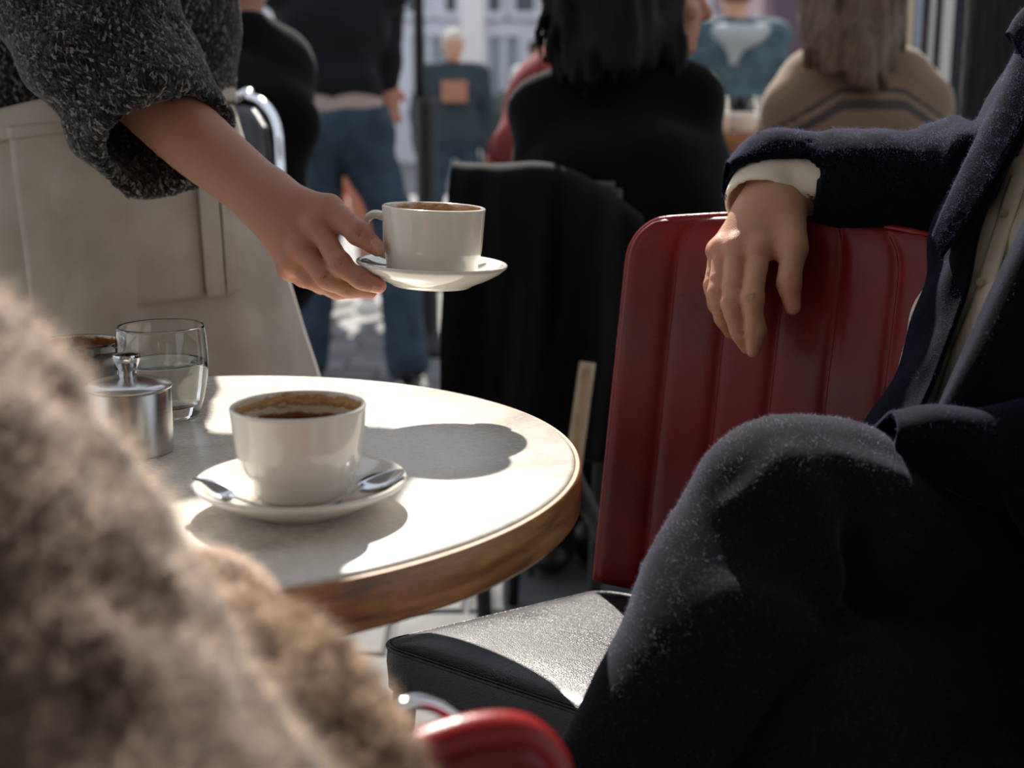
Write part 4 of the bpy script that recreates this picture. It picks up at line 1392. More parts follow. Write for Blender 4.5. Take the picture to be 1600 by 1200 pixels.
# the reaching right arm and hand, in pixel positions with their depths
wr_ = P(418, 313, 1.325)
elb = P(170, 60, 1.45)
sho = P(-60, -330, 1.66)
T_ = 1.30
lo = np.minimum(P(330, 180, 1.3), P(650, 480, 1.2)) - 0.05
hi = np.maximum(P(330, 180, 1.45), P(650, 480, 1.4)) + 0.05
lo = np.array((P(200, 300, 1.45)[0] - .03, P(600, 450, 1.20)[1] - .03, P(600, 470, 1.25)[2] - .03))
hi = np.array((P(620, 300, 1.3)[0] + .03, P(300, 100, 1.45)[1] + .05, P(300, 120, 1.42)[2] + .03))
H_ = Field(lo, hi, 0.0016)
# forearm
H_.chain([P(230, 150, 1.40), P(300, 215, 1.375), P(360, 265, 1.35), wr_], [0.040, 0.0375, 0.0335, 0.0305], 0.012, 4, flat=(P(300, 260, 1.3) - P(300, 200, 1.3), 1.02))
H_.cap(wr_, P(448, 335, 1.312), 0.0300, 0.028, 0.015)
# the four metacarpals
mcp = [P(497, 352, 1.283), P(474, 387, 1.288), P(459, 408, 1.300), P(452, 420, 1.318)]
mr = [0.0125, 0.0125, 0.0115, 0.0105]
for m_, r_ in zip(mcp, mr):
    s0 = wr_ * 0.55 + P(440, 345, 1.31) * 0.45
    H_.cap(s0, m_, 0.020, r_, 0.016)
H_.cap(P(450, 350, 1.315), P(478, 392, 1.31), 0.022, 0.016, 0.016)
# knuckle heads
for m_, r_ in zip(mcp, mr):
    H_.ell(m_ + (P(480, 380, 1.27) - P(480, 380, 1.28)) * 0.25, (r_ * 1.05,) * 3, k=0.008)
def finger(F, pts, rad, k=0.0035, knob=0.0008):
    G = F.like()
    G.chain(pts, rad, 0.002, 3)
    for p_, r_ in zip(pts[1:-1], rad[1:-1]):
        G.ell(p_, (r_ + knob,) * 3, k=0.006)
    return G
fing = [
    ([mcp[0], P(532, 412, 1.258), P(566, 436, 1.252), P(592, 447, 1.250)], [0.0118, 0.0102, 0.0092, 0.0076]),
    ([mcp[1], P(511, 434, 1.270), P(545, 449, 1.275), P(578, 455, 1.285)], [0.0115, 0.0102, 0.0090, 0.0076]),
    ([mcp[2], P(490, 436, 1.292), P(525, 452, 1.302), P(560, 455, 1.315)], [0.0108, 0.0096, 0.0086, 0.0074]),
    ([mcp[3], P(474, 434, 1.320), P(502, 446, 1.335), P(530, 452, 1.348)], [0.0098, 0.0084, 0.0076, 0.0066]),
]
for pts, rad in fing:
    H_.join(finger(H_, pts, rad), 0.0042)
# thumb over the saucer rim
th_pts = [P(470, 318, 1.312), P(514, 326, 1.288), P(560, 364, 1.262), P(590, 388, 1.254)]
H_.chain([P(440, 325, 1.315), th_pts[1]], [0.024, 0.0145], 0.016, 1)
H_.join(finger(H_, th_pts[1:], [0.0132, 0.0112, 0.0082]), 0.006)
# web between thumb and forefinger
H_.cap(P(480, 340, 1.30), P(505, 345, 1.29), 0.014, 0.009, 0.012)
# tendons and vein ridges on the back of the hand
for m_ in mcp[:3]:
    H_.cap(wr_ * 0.35 + m_ * 0.65 + (P(480, 380, 1.20) - P(480, 380, 1.29)) * 0.10, m_ + (P(480, 380, 1.20) - P(480, 380, 1.29)) * 0.055, 0.0022, 0.0026, 0.006)
H_.chain([P(408, 305, 1.297), P(430, 322, 1.29), P(452, 352, 1.284), P(468, 372, 1.278)], 0.0016, 0.005, 2)
# finger creases
for pts, rad in fing[:2]:
    for j in (1, 2):
        d = unit(pts[j + 1] - pts[j - 1]); n_ = unit(P(500, 400, 1.2) - P(500, 400, 1.3))
        up = unit(np.cross(d, n_))
        for e in (-0.0022, 0.0012):
            c_ = pts[j] + d * e + n_ * (rad[j] + 0.0010)
            H_.cap(c_ - up * 0.005, c_ + up * 0.005, 0.0007, None, 0.0012, op='sub')
d = unit(th_pts[3] - th_pts[1]); n_ = unit(P(500, 400, 1.2) - P(500, 400, 1.3)); up = unit(np.cross(d, n_))
for e in (-0.003, 0.0, 0.003):
    c_ = th_pts[2] + d * e + n_ * 0.0118
    H_.cap(c_ - up * 0.005, c_ + up * 0.005, 0.0007, None, 0.0014, op='sub')
hv, hq = H_.data(1)
ctr = hv[hq].mean(1)
hand_mi = np.zeros(len(hq), np.int32)
def nail_mark(ctr, mi, tip, along, outn, rl, rw):
    al = unit(along); on = unit(outn - al * np.dot(outn, al)); sd = np.cross(al, on)
    q = ctr - tip
    a_, b_, c_ = q @ al, q @ sd, q @ on
    m = ((a_ / rl) ** 4 + (b_ / rw) ** 4 < 1) & (c_ > 0)
    mi[m] = 2
toV = P(600, 420, 1.2) - P(600, 420, 1.3)
nail_mark(ctr, hand_mi, fing[0][0][3] + unit(fing[0][0][3] - fing[0][0][2]) * 0.002, fing[0][0][3] - fing[0][0][2], toV * 0.5 + V3(0, 0, -0.05), 0.0062, 0.0052)
nail_mark(ctr, hand_mi, th_pts[3] + unit(th_pts[3] - th_pts[2]) * 0.001, th_pts[3] - th_pts[2], toV + V3(0, 0, 0.09), 0.0070, 0.0058)

# rest of the body (torso, neck, legs, other arm), hidden under the clothes
wf = V3(0.10, -1, 0); wf = unit(wf)
Jw = stand_pose(WC[0], WC[1], math.atan2(wf[1], wf[0]), 1.74, spread=0.05)
Jw['shr'] = sho; Jw['elr'] = elb; Jw['wrr'] = P(235, 155, 1.40)
Jw['shl'] = WC + V3(0.17, 0.02, 1.42); Jw['ell'] = WC + V3(0.36, -0.02, 1.345); Jw['wrl'] = WC + V3(0.30, -0.16, 1.55)  # left arm raised out of view, posed so its shadow falls on the table
blo, bhi = bounds(Jw, LIMB + LEG + ['neck', 'toel', 'toer', 'pelvis'], 0.2)
B = Field(blo, bhi, 0.014)
trunk(B, Jw, -0.012); legs(B, Jw, 0.0)
for n in 'lr':
    B.cap(Jw['sh' + n], Jw['el' + n], 0.048, 0.042, 0.03); B.cap(Jw['el' + n], Jw['wr' + n], 0.040, 0.036, 0.02)
    B.cap(Jw['an' + n], Jw['toe' + n], 0.035, 0.025, 0.02)
B.cap(Jw['neck'] - V3(0, 0, 0.03), Jw['head'] - V3(0, 0, 0.05), 0.052, 0.048, 0.03)
hand_simple(B, Jw['wrl'], V3(-0.3, -0.4, 0.7))
bv, bq = B.data(1)
dv, dq, HLw = head_data(Jw['head'], wf)
v, q = join_vq([(hv, hq), (bv, bq), (dv, dq)])
me = mk_mesh('body', v, q)
spots = [(m_, 0.011, 0.55) for m_ in mcp] + [(p_[1], 0.009, 0.40) for p_, _ in fing] + [(p_[2], 0.008, 0.25) for p_, _ in fing] + [(p_[3], 0.010, 0.35) for p_, _ in fing] + [(th_pts[2], 0.012, 0.35), (th_pts[3], 0.012, 0.45)]
redness(me, v, spots)
for m_ in (M['skin_a'], M['hair_dark'], M['nail']): me.materials.append(m_)
mi = np.zeros(len(q), np.int32); mi[:len(hq)] = hand_mi
me.polygons.foreach_set('material_index', mi)
ob('body', me, None, wt)
# hair and trousers and shoes
Hf = Field(Jw['head'] - 0.2, Jw['head'] + 0.2, 0.008)
Hf.ell(Jw['head'] - wf * 0.022 + V3(0, 0, 0.034), (0.088, 0.100, 0.098)); Hf.cut(Jw['head'] + wf * 0.05 + V3(0, 0, 0.03), wf * 0.9 + V3(0, 0, -0.45), 0.02)
v, q = Hf.data(1)
ob('hair', mk_mesh('hair', v, q), M['hair_brown'], wt)
Tr = Field(blo, bhi, 0.014)
Tr.cap(Jw['pelvis'] - Jw['r'] * 0.055, Jw['pelvis'] + Jw['r'] * 0.055, 0.118, None, 0.06)
legs(Tr, Jw, 0.014)
v, q = Tr.data(1)
ob('trousers', mk_mesh('trousers', v, q), M['denim_dark'], wt)
for n in 'lr':
    a, e = Jw['an' + n], Jw['toe' + n]
    S_ = Field(np.minimum(a, e) - 0.12, np.maximum(a, e) + 0.12, 0.010)
    dd = unit((e - a) * V3(1, 1, 0))
    S_.cap(V3(a[0], a[1], 0.04) - dd * 0.04, V3(e[0], e[1], 0.035), 0.040, 0.036, 0.02); S_.cap(a, V3(a[0], a[1], 0.05), 0.045, None, 0.03); S_.cut(V3(0, 0, 0.002), (0, 0, -1))
    v, q = S_.data(1)
    ob('shoe', mk_mesh('shoe', v, q), M['leather'], wt)

# charcoal sweater: trunk, both sleeves, the right cuff open
SW = Field(np.array((-1.0, 1.22, 0.86)), np.array((-0.08, 2.06, 1.66)), 0.0065)
def wtrunk(F, g):
    for z, rx, ry, k in ((1.07, 0.066, 0.108, 0.05), (1.15, 0.062, 0.112, 0.05), (1.25, 0.070, 0.118, 0.05), (1.35, 0.080, 0.112, 0.05), (1.42, 0.10, 0.080, 0.05)):
        F.cap(WC + V3(-rx, 0.0, z), WC + V3(rx, 0.0, z), ry + g, None, k)
wtrunk(SW, 0.012)
SW.cut(WC + V3(0, 0, 1.035), (-0.16, 0.25, -1), 0.004)
for n in 'l':
    SW.cap(Jw['sh' + n], Jw['el' + n], 0.066, 0.058, 0.04); SW.cap(Jw['el' + n], Jw['wr' + n], 0.056, 0.048, 0.03)
SW.cap(WC + V3(-0.12, -0.02, 1.42), sho, 0.075, 0.075, 0.05)
SL = SW.like()
SL.chain([sho, P(40, -140, 1.56), P(120, -20, 1.475), P(165, 62, 1.43), P(205, 135, 1.405), P(258, 218, 1.375), P(300, 285, 1.352)], [0.085, 0.094, 0.098, 0.096, 0.088, 0.077, 0.070], 0.012, 3)
cn = unit(P(258, 246, 1.375) - P(205, 140, 1.42))
SL.cut(P(253, 234, 1.375), P(300, 290, 1.335) - P(236, 178, 1.395), 0.004)
SL.disp(lambda p: wav(p, [(0.6, 0.1, -0.8), (0.9, .2, .5)], (75, 48), (0.0035, 0.003), (0.4, 1.3)) + vnoise(p, 0.05, 4) * 0.004)
inn = SW.like()
inn.chain([P(165, 72, 1.43), P(205, 135, 1.405), P(258, 218, 1.375), P(320, 312, 1.345)], [0.074, 0.070, 0.061, 0.056], 0.01, 3)
SL.minus(inn, 0.003)
# a pushed-up fold of the sleeve
SL.chain([P(85, 95, 1.36), P(150, 72, 1.345), P(225, 60, 1.365), P(275, 70, 1.41)], [0.006, 0.009, 0.009, 0.006], 0.02, 3)
SL.chain([P(80, 70, 1.37), P(150, 46, 1.35), P(230, 38, 1.37)], 0.004, 0.010, 3, op='sub')
SW.join(SL, 0.01)
SW.disp(lambda p: wav(p, [(0.2, 0.1, 1), (0.8, .2, .6)], (60, 38), (0.0025, 0.003), (0.4, 1.3)))
v, q = SW.data(1)
sw = ob('sweater', mk_mesh('sweater', v, q), M['knit'], wt, 'charcoal flecked knit sweater')
swv, swq = v, q
# the knit itself: yarn stitches lying on the cloth
def stitches(v, q, n, axis_fn, L, W, mask):
    p, N = tri_sample(v, q, n, mask)
    ax = axis_fn(p)
    ax = ax - N * (ax * N).sum(1)[:, None]
    ax /= np.linalg.norm(ax, axis=1)[:, None] + 1e-9
    sd = np.cross(N, ax)
    sg = np.where(RNG.random(n) < 0.5, 1, -1)[:, None] * RNG.uniform(0.25, 0.75, n)[:, None]
    d = ax + sd * sg; d /= np.linalg.norm(d, axis=1)[:, None]
    s = np.cross(N, d)
    l = (L * RNG.uniform(0.6, 1.2, n))[:, None]; w = W * RNG.uniform(0.7, 1.2, n)[:, None]
    b = p + N * W * 0.1
    up = N * W * 0.75
    V = np.stack([b - d * l, b + s * w, b + d * l, b - s * w, b + up + d * l * 0.3, b + up - d * l * 0.3], 1).reshape(-1, 3)
    o = (np.arange(n) * 6)[:, None]
    T = np.concatenate([o + [[0, 3, 5]], o + [[0, 5, 1]], o + [[1, 5, 4]], o + [[3, 4, 5]], o + [[1, 4, 2]], o + [[2, 4, 3]]])
    me = mk_mesh('knit_stitches', V, T)
    at = me.attributes.new('tone', 'FLOAT', 'POINT')
    at.data.foreach_set('value', np.repeat(RNG.random(n) ** 1.8, 6).astype(np.float32))
    return me
def yarn():
    m, nt, b = nodes_of('flecked_yarn')
    setin(b, 'Roughness', 0.9); setin(b, 'Specular IOR Level', 0.15); setin(b, 'Sheen Weight', 0.3)
    at = add(nt, 'ShaderNodeAttribute', attribute_name='tone')
    r = ramp(nt, [(0.0, S(16, 16, 17)), (0.35, S(36, 35, 35)), (0.7, S(80, 78, 76)), (1.0, S(150, 147, 142))])
    nt.links.new(at.outputs['Fac'], r.inputs[0]); nt.links.new(r.outputs[0], b.inputs['Base Color'])
    return m
arm_ax = unit(P(300, 285, 1.352) - P(120, -20, 1.475))
def sw_axis(p):
    d = np.linalg.norm(p - (P(180, 90, 1.42)), axis=1)
    return np.where((p[:, 1] < 1.60)[:, None], arm_ax[None, :], np.array((0, 0, -1.0))[None, :])
me = stitches(swv, swq, 70000, sw_axis, 0.0062, 0.0021, lambda p: (p[:, 0] > -0.80) & (p[:, 2] < 1.36) & (p[:, 1] < 1.80) & (p[:, 2] > 0.9))
ob('knit_stitches', me, yarn(), sw, 'grey and black yarn stitches', kind='stuff')
# rolled rib at the cuff
cc = P(255, 240, 1.372)
FR = frame_from(P(300, 290, 1.335) - P(236, 178, 1.395))

# apron: a linen sheet wrapped round the front, belt, pocket and tie ends
def apron_pt(a, z, off=0.0):
    """a: angle from the front (radians, + to the image right), z height"""
    k = np.clip((1.09 - z) / 0.40, 0, 2.0)
    rx = 0.172 + 0.080 * k ** 1.05 + off
    ry = 0.128 + 0.070 * k + off
    fold = 0.008 * np.sin(a * 5.0 + 1.0) * min(1.0, k) + 0.006 * np.sin(a * 9 + z * 8) * min(1.0, k)
    cx, cy = WC[0] + 0.005 + 0.02 * k, WC[1] - 0.0
    return V3(cx + (rx + fold) * math.sin(a), cy - (ry + fold) * math.cos(a), z)
def apron_top(a):
    return 1.055 + 0.036 * math.sin(a + 0.1)
rows = []
for z in np.linspace(0, 1, 9):
    row = []
    for a in np.linspace(-2.0, 2.0, 26):
        zt = apron_top(a)
        row.append(apron_pt(a, zt - z * (zt - 0.34)))
    rows.append(row)
v, q = loft(rows, 120, 70, 0.0025, lambda u, w, G: 0.003 * np.sin(u * 70 + w * 9) * w * (1 - w) + 0.0035 * np.sin(w * 30 + u * 14) * np.exp(-((u - 0.55) / 0.3) ** 2))
ap = ob('apron', mk_mesh('apron', v, q), M['linen'], wt, 'cream linen apron')
rows = []
for dz, off in ((0.014, 0.004), (0.0, 0.006), (-0.012, 0.006), (-0.026, 0.004)):
    rows.append([apron_pt(a, apron_top(a) + dz - 0.004, off) for a in np.linspace(-2.6, 2.6, 30)])
v, q = loft(rows, 90, 8, 0.003)
ob('waistband', mk_mesh('waistband', v, q), M['linen'], ap)
def on_apron(px, py, off=0.004):
    """the apron point at a pixel: march along the ray"""
    best = None
    for t in np.linspace(1.4, 1.85, 226):
        p = P(px, py, t)
        k = np.clip((1.09 - p[2]) / 0.40, 0, 2.0)
        rx = 0.172 + 0.080 * k ** 1.05 + off; ry = 0.128 + 0.070 * k + off
        e = ((p[0] - WC[0] - 0.005 - 0.02 * k) / rx) ** 2 + ((p[1] - WC[1]) / ry) ** 2
        if e <= 1.0:
            return p
    return P(px, py, 1.68)
def patch(cor, n, m, off, th=0.002, mat='linen', name='pocket'):
    (x0, y0), (x1, y1), (x2, y2), (x3, y3) = cor     # TL TR BR BL
    rows = []
    for j in range(m):
        w = j / (m - 1)
        row = []
        for i in range(n):
            u = i / (n - 1)
            px = (x0 * (1 - u) + x1 * u) * (1 - w) + (x3 * (1 - u) + x2 * u) * w
            py = (y0 * (1 - u) + y1 * u) * (1 - w) + (y3 * (1 - u) + y2 * u) * w
            row.append(on_apron(px, py, off))
        rows.append(row)
    v, q = loft(rows, n * 3, m * 3, th)
    q = q[:, ::-1]
    return mk_mesh(name, v, q)
pk = ob('pocket', patch(((14, 203), (316, 168), (322, 462), (52, 500)), 10, 10, 0.0055, 0.0025), M['linen'], ap)
ob('pocket_hem', patch(((12, 200), (317, 165), (318, 182), (14, 217)), 10, 3, 0.0085, 0.0025, name='pocket_hem'), M['linen'], pk)
ob('tie_end', patch(((308, 285), (338, 285), (352, 462), (323, 466)), 4, 8, 0.014, 0.002, name='tie_end'), M['linen'], ap)
ob('tie_end', patch(((342, 285), (368, 285), (377, 455), (354, 461)), 4, 8, 0.011, 0.002, name='tie_end'), M['linen'], ap)
# ---------------------------------------------------------------- the seated man
mn = thing('person', (0.66, 1.10, 0), 'seated man in navy wool coat, legs crossed, hand hanging over the red chair', 'person')
# right hand hanging over the chair back
w0 = P(1212, 302, 1.338)
lo = np.array((P(1090, 400, 1.3)[0] - .02, 1.17, P(1170, 575, 1.25)[2] - .02))
hi = np.array((P(1420, 300, 1.3)[0], 1.42, P(1200, 215, 1.40)[2] + .02))
H_ = Field(lo, hi, 0.0016)
H_.chain([P(1420, 285, 1.285), P(1300, 292, 1.328), P(1240, 294, 1.343), w0], [0.036, 0.033, 0.0305, 0.0300], 0.010, 3)
H_.chain([P(1228, 296, 1.342), w0, P(1204, 330, 1.324)], [0.0300, 0.0300, 0.0295], 0.012, 3)
mcp = [P(1186, 392, 1.293), P(1152, 388, 1.303), P(1131, 388, 1.320), P(1122, 392, 1.338)]
mr = [0.0130, 0.0128, 0.0120, 0.0108]
for m_, r_ in zip(mcp, mr):
    H_.cap(P(1204, 322, 1.328) * 0.85 + m_ * 0.15, m_, 0.022, r_, 0.016)
H_.cap(P(1190, 340, 1.322), P(1170, 380, 1.312), 0.024, 0.016, 0.016)
H_.cap(P(1222, 330, 1.318), P(1214, 375, 1.305), 0.020, 0.013, 0.016)
nv_ = unit(P(1180, 400, 1.2) - P(1180, 400, 1.3))
for m_, r_ in zip(mcp, mr):
    H_.ell(m_ + nv_ * 0.002, (r_ * 1.04,) * 3, k=0.008)
fing = [
    ([mcp[0], P(1176, 466, 1.270), P(1181, 517, 1.272), P(1177, 548, 1.278)], [0.0118, 0.0102, 0.0091, 0.0072]),
    ([mcp[1], P(1144, 474, 1.280), P(1157, 518, 1.284), P(1167, 543, 1.291)], [0.0116, 0.0101, 0.0089, 0.0070]),
    ([mcp[2], P(1122, 458, 1.300), P(1131, 496, 1.306), P(1142, 520, 1.315)], [0.0108, 0.0095, 0.0084, 0.0067]),
    ([mcp[3], P(1114, 446, 1.324), P(1119, 474, 1.330), P(1126, 496, 1.338)], [0.0096, 0.0083, 0.0075, 0.0061]),
]
for pts, rad in fing:
    H_.join(finger(H_, pts, rad), 0.0022)
th_pts = [P(1224, 318, 1.312), P(1240, 388, 1.285), P(1233, 442, 1.276), P(1239, 480, 1.274)]
H_.chain([P(1216, 322, 1.320), P(1234, 355, 1.297), th_pts[1]], [0.022, 0.0165, 0.0142], 0.014, 2)
H_.join(finger(H_, th_pts[1:], [0.0132, 0.0110, 0.0080]), 0.006)
H_.cap(P(1214, 372, 1.302), P(1226, 392, 1.293), 0.0095, 0.008, 0.012)
for m_ in mcp[:3]:
    H_.cap(P(1204, 310, 1.326) * 0.42 + m_ * 0.58 + nv_ * 0.0135, m_ + nv_ * 0.0075, 0.0020, 0.0028, 0.007)
for pts, rad in fing[:3]:
    for j in (1, 2):
        d = unit(pts[j + 1] - pts[j - 1]); up = unit(np.cross(d, nv_))
        for e in (-0.003, 0.0, 0.0026):
            c_ = pts[j] + d * e + nv_ * (rad[j] + 0.0012)
            H_.cap(c_ - up * 0.005, c_ + up * 0.005, 0.0007, None, 0.0014, op='sub')
d = unit(th_pts[3] - th_pts[1]); up = unit(np.cross(d, nv_))
for e in (-0.004, -0.001, 0.002):
    c_ = th_pts[2] + d * e + nv_ * 0.0125
    H_.cap(c_ - up * 0.006, c_ + up * 0.006, 0.0007, None, 0.0014, op='sub')
hv, hq = H_.data(1)
ctr = hv[hq].mean(1)
hand_mi = np.zeros(len(hq), np.int32)
nail_mark(ctr, hand_mi, th_pts[3] + unit(th_pts[3] - th_pts[2]) * 0.001, th_pts[3] - th_pts[2], nv_ + V3(0.9, 0, 0), 0.0075, 0.0060)
for pts, rad in fing[:2]:
    nail_mark(ctr, hand_mi, pts[3] + unit(pts[3] - pts[2]) * 0.002, pts[3] - pts[2], nv_ + V3(-0.3, 0, 0), 0.0070, 0.0058)

# joints of the rest
M_pel = V3(0.66, 1.08, 0.58); M_che = V3(0.66, 1.24, 0.92); M_nek = V3(0.67, 1.28, 1.12); M_hed = V3(0.66, 1.26, 1.28)
M_shr = V3(0.64, 1.34, 1.05); M_shl = V3(0.83, 1.16, 1.07)
M_elr = P(1560, 285, 1.245)
k_r = P(1228, 800, 1.045); h_r = P(1690, 930, 1.16); a_r = P(905, 1390, 0.985)
k_l = P(1335, 1125, 0.985); h_l = P(1720, 1090, 1.08); a_l = V3(0.24, 0.80, 0.09)
B = Field(V3(-0.05, 0.5, 0.0), V3(1.05, 1.6, 1.25), 0.014)
for a, b_, ra, rb in ((M_pel + V3(0, 0.03, 0), M_che + V3(0, 0.03, 0), 0.11, 0.105), (M_che + V3(0, 0.03, 0), M_nek, 0.105, 0.055), (M_nek, M_hed, 0.055, 0.05), (M_nek, M_shr, 0.05, 0.05), (M_nek, M_shl, 0.05, 0.05),
                      (M_shr, M_elr, 0.048, 0.042), (M_elr, P(1420, 285, 1.285), 0.040, 0.034), (M_shl, V3(0.93, 1.02, 0.80), 0.05, 0.042), (V3(0.93, 1.02, 0.80), V3(0.80, 0.86, 0.70), 0.04, 0.032),
                      (h_r, k_r, 0.07, 0.05), (k_r, a_r, 0.05, 0.034), (h_l, k_l, 0.07, 0.05), (k_l, a_l, 0.05, 0.036), (M_pel, h_r, 0.11, 0.08), (M_pel, h_l, 0.11, 0.08)):
    B.cap(a, b_, ra, rb, 0.04)
hand_simple(B, V3(0.80, 0.86, 0.70), V3(-0.6, -0.5, -0.2))
bv, bq = B.data(1)
dv, dq, _ = head_data(M_hed, unit(V3(-0.75, -0.6, 0)))
v, q = join_vq([(hv, hq), (bv, bq), (dv, dq)])
me = mk_mesh('body', v, q)
redness(me, v, [(m_, 0.012, 0.5) for m_ in mcp] + [(p_[1], 0.009, 0.3) for p_, _ in fing] + [(p_[3], 0.012, 0.35) for p_, _ in fing] + [(th_pts[3], 0.014, 0.4), (th_pts[2], 0.012, 0.2)])
for m_ in (M['skin_b'], M['hair_dark'], M['nail']): me.materials.append(m_)
mi = np.zeros(len(q), np.int32); mi[:len(hq)] = hand_mi
me.polygons.foreach_set('material_index', mi)
ob('body', me, None, mn)
Hf = Field(M_hed - 0.2, M_hed + 0.2, 0.008)
Hf.ell(M_hed + V3(0.016, 0.012, 0.034), (0.094, 0.094, 0.096)); Hf.cut(M_hed + V3(-0.05, -0.04, 0.03), (-0.75, -0.6, -0.45), 0.02)
v, q = Hf.data(1)
ob('hair', mk_mesh('hair', v, q), M['hair_brown'], mn)

# charcoal trousers
T = Field(V3(-0.06, 0.48, 0.10), V3(1.0, 1.42, 0.92), 0.0052)
sh = [k_r, P(1140, 950, 1.02), P(1056, 1120, 0.995), a_r]
T.chain([h_r, P(1480, 868, 1.085), P(1340, 812, 1.055), k_r], [0.095, 0.078, 0.072, 0.0655], 0.03, 4)
T.chain([P(1205, 800, 1.04)] + sh[1:], [0.066, 0.074, 0.071, 0.066], 0.03, 4)
T.cap(P(1190, 752, 1.035), P(1290, 752, 1.05), 0.040, 0.040, 0.03)
L2 = T.like()
L2.chain([h_l, P(1500, 1130, 1.03), k_l], [0.10, 0.090, 0.072], 0.03, 4)
L2.chain([k_l, P(1290, 1420, 0.94), a_l], [0.066, 0.066, 0.064], 0.03, 4)
T.join(L2, 0.016)
T.ell(M_pel + V3(0, 0, 0.02), (0.17, 0.16, 0.13), k=0.06)
# folds fanning out from the hollow of the knee, tension folds over knee and thigh
folds(T, ridges=[
    ([(1300, 960), (1296, 900), (1282, 830), (1262, 770)], 0.011, 0.026, -0.005),
    ([(1352, 950), (1372, 890), (1376, 830), (1360, 770)], 0.011, 0.026, -0.005),
    ([(1250, 985), (1200, 955), (1150, 935)], 0.010, 0.026, -0.005),
    ([(1420, 970), (1480, 915), (1530, 870)], 0.011, 0.026, -0.005),
    ([(1140, 790), (1180, 770), (1230, 720)], 0.008, 0.02, -0.003),
    ([(1300, 725), (1400, 760), (1500, 830)], 0.008, 0.02, -0.003)],
  grooves=[
    ([(1322, 985), (1330, 910), (1322, 840)], 0.003, 0.014, 0.0),
    ([(1140, 1210), (1205, 1110), (1280, 1035), (1340, 1015)], 0.004, 0.010, 0.0)])
T.disp(lambda p: wav(p, [(0.8, 0.2, 0.6), (-0.3, 0.5, 1)], (34, 52), (0.003, 0.0018), (0.4, 1.3)) + vnoise(p, 0.06, 9) * 0.0035)
T.cut(V3(0, 0, 0.12), (0, 0, -1))
v, q = T.data(2)
tro = ob('trousers', mk_mesh('trousers', v, q), M['charcoal'], mn)
fv, ft = fuzz_data(v, q, 90000, 0.0042, 0.00009, 0.7, lambda p: (p[:, 2] > 0.45) & (p[:, 0] < 0.60))
ob('fibre_nap', mk_mesh('fibre_nap', fv, ft), M['charcoal_fuzz'], tro, 'fine wool nap', kind='stuff')
# shoes
for a, e in ((a_r, a_r + V3(-0.16, -0.06, -0.06)), (V3(0.24, 0.80, 0.07), V3(0.12, 0.70, 0.035))):
    S_ = Field(np.minimum(a, e) - 0.12, np.maximum(a, e) + 0.12, 0.009)
    dd = unit(e - a)
    S_.cap(a - V3(0, 0, 0.035) - dd * 0.03, e, 0.038, 0.034, 0.02); S_.cap(a + V3(0, 0, 0.02), a - V3(0, 0, 0.03), 0.042, None, 0.03)
    S_.cut(V3(0, 0, 0.002), (0, 0, -1))
    v, q = S_.data(1)
    ob('shoe', mk_mesh('shoe', v, q), M['leather'], mn)

# cream shirt: trunk with soft folds
Sh = Field(V3(0.36, 0.88, 0.58), V3(0.95, 1.5, 1.16), 0.005)
Sh.chain([P(1668, 760, 1.20), P(1642, 600, 1.21), P(1690, 430, 1.245), P(1736, 270, 1.28), P(1756, 120, 1.31)], [0.146, 0.137, 0.130, 0.126, 0.11], 0.04, 4)
folds(Sh, ridges=[
    ([(1450, 600), (1500, 570), (1560, 580), (1620, 600)], 0.014, 0.03, -0.006),
    ([(1480, 500), (1530, 470), (1590, 470), (1640, 490)], 0.013, 0.03, -0.006),
    ([(1445, 660), (1500, 650), (1570, 665)], 0.014, 0.03, -0.006),
    ([(1525, 420), (1560, 350), (1600, 270)], 0.010, 0.03, -0.005)],
  grooves=[([(1460, 548), (1520, 520), (1600, 525)], 0.006, 0.016, 0.0), ([(1445, 632), (1510, 612), (1600, 625)], 0.006, 0.016, 0.0), ([(1510, 450), (1560, 425), (1620, 420)], 0.004, 0.014, 0.0)])
Sh.disp(lambda p: vnoise(p, 0.045, 3) * 0.005 + wav(p, [(0.3, 0.2, 1)], (85,), (0.002,), (0.5,)))
Sh.cut(V3(0, 0, 1.10), (0, 0, 1))
v, q = Sh.data(1)
shirt_v, shirt_q = v, q
shirt = ob('shirt', mk_mesh('shirt', v, q), M['shirt'], mn)
bv_sh = BVHTree.FromPolygons([tuple(x) for x in v], [tuple(map(int, x)) for x in q])
# placket with two small buttons
rows = [[hit(bv_sh, x, y, o_) for x, y in ((1618 + dx, 200), (1584 + dx, 300), (1556 + dx, 390), (1528 + dx, 480), (1496 + dx, 560), (1470 + dx, 640))] for dx, o_ in ((-14, 0.006), (0, 0.0065), (14, 0.006))]
v, q = loft(rows, 40, 6, 0.0015)
ob('placket', mk_mesh('placket', v, q), M['shirt'], shirt)
for bx, by in ((1569, 332), (1531, 441)):
    c_ = hit(bv_sh, bx, by, 0.009)
    v, f = lathe([(0, -0.001), (0.0036, -0.001), (0.0040, 0.0004), (0.0036, 0.0012), (0.0026, 0.001), (0, 0.0008)], 20)
    Rm = frame_from(-unit(P(bx, by, 1.0) - V3(0, 0, CAM_H)))
    ob('button', mk_mesh('button', v @ Rm.T + c_, f), M['shirt_button'], shirt)

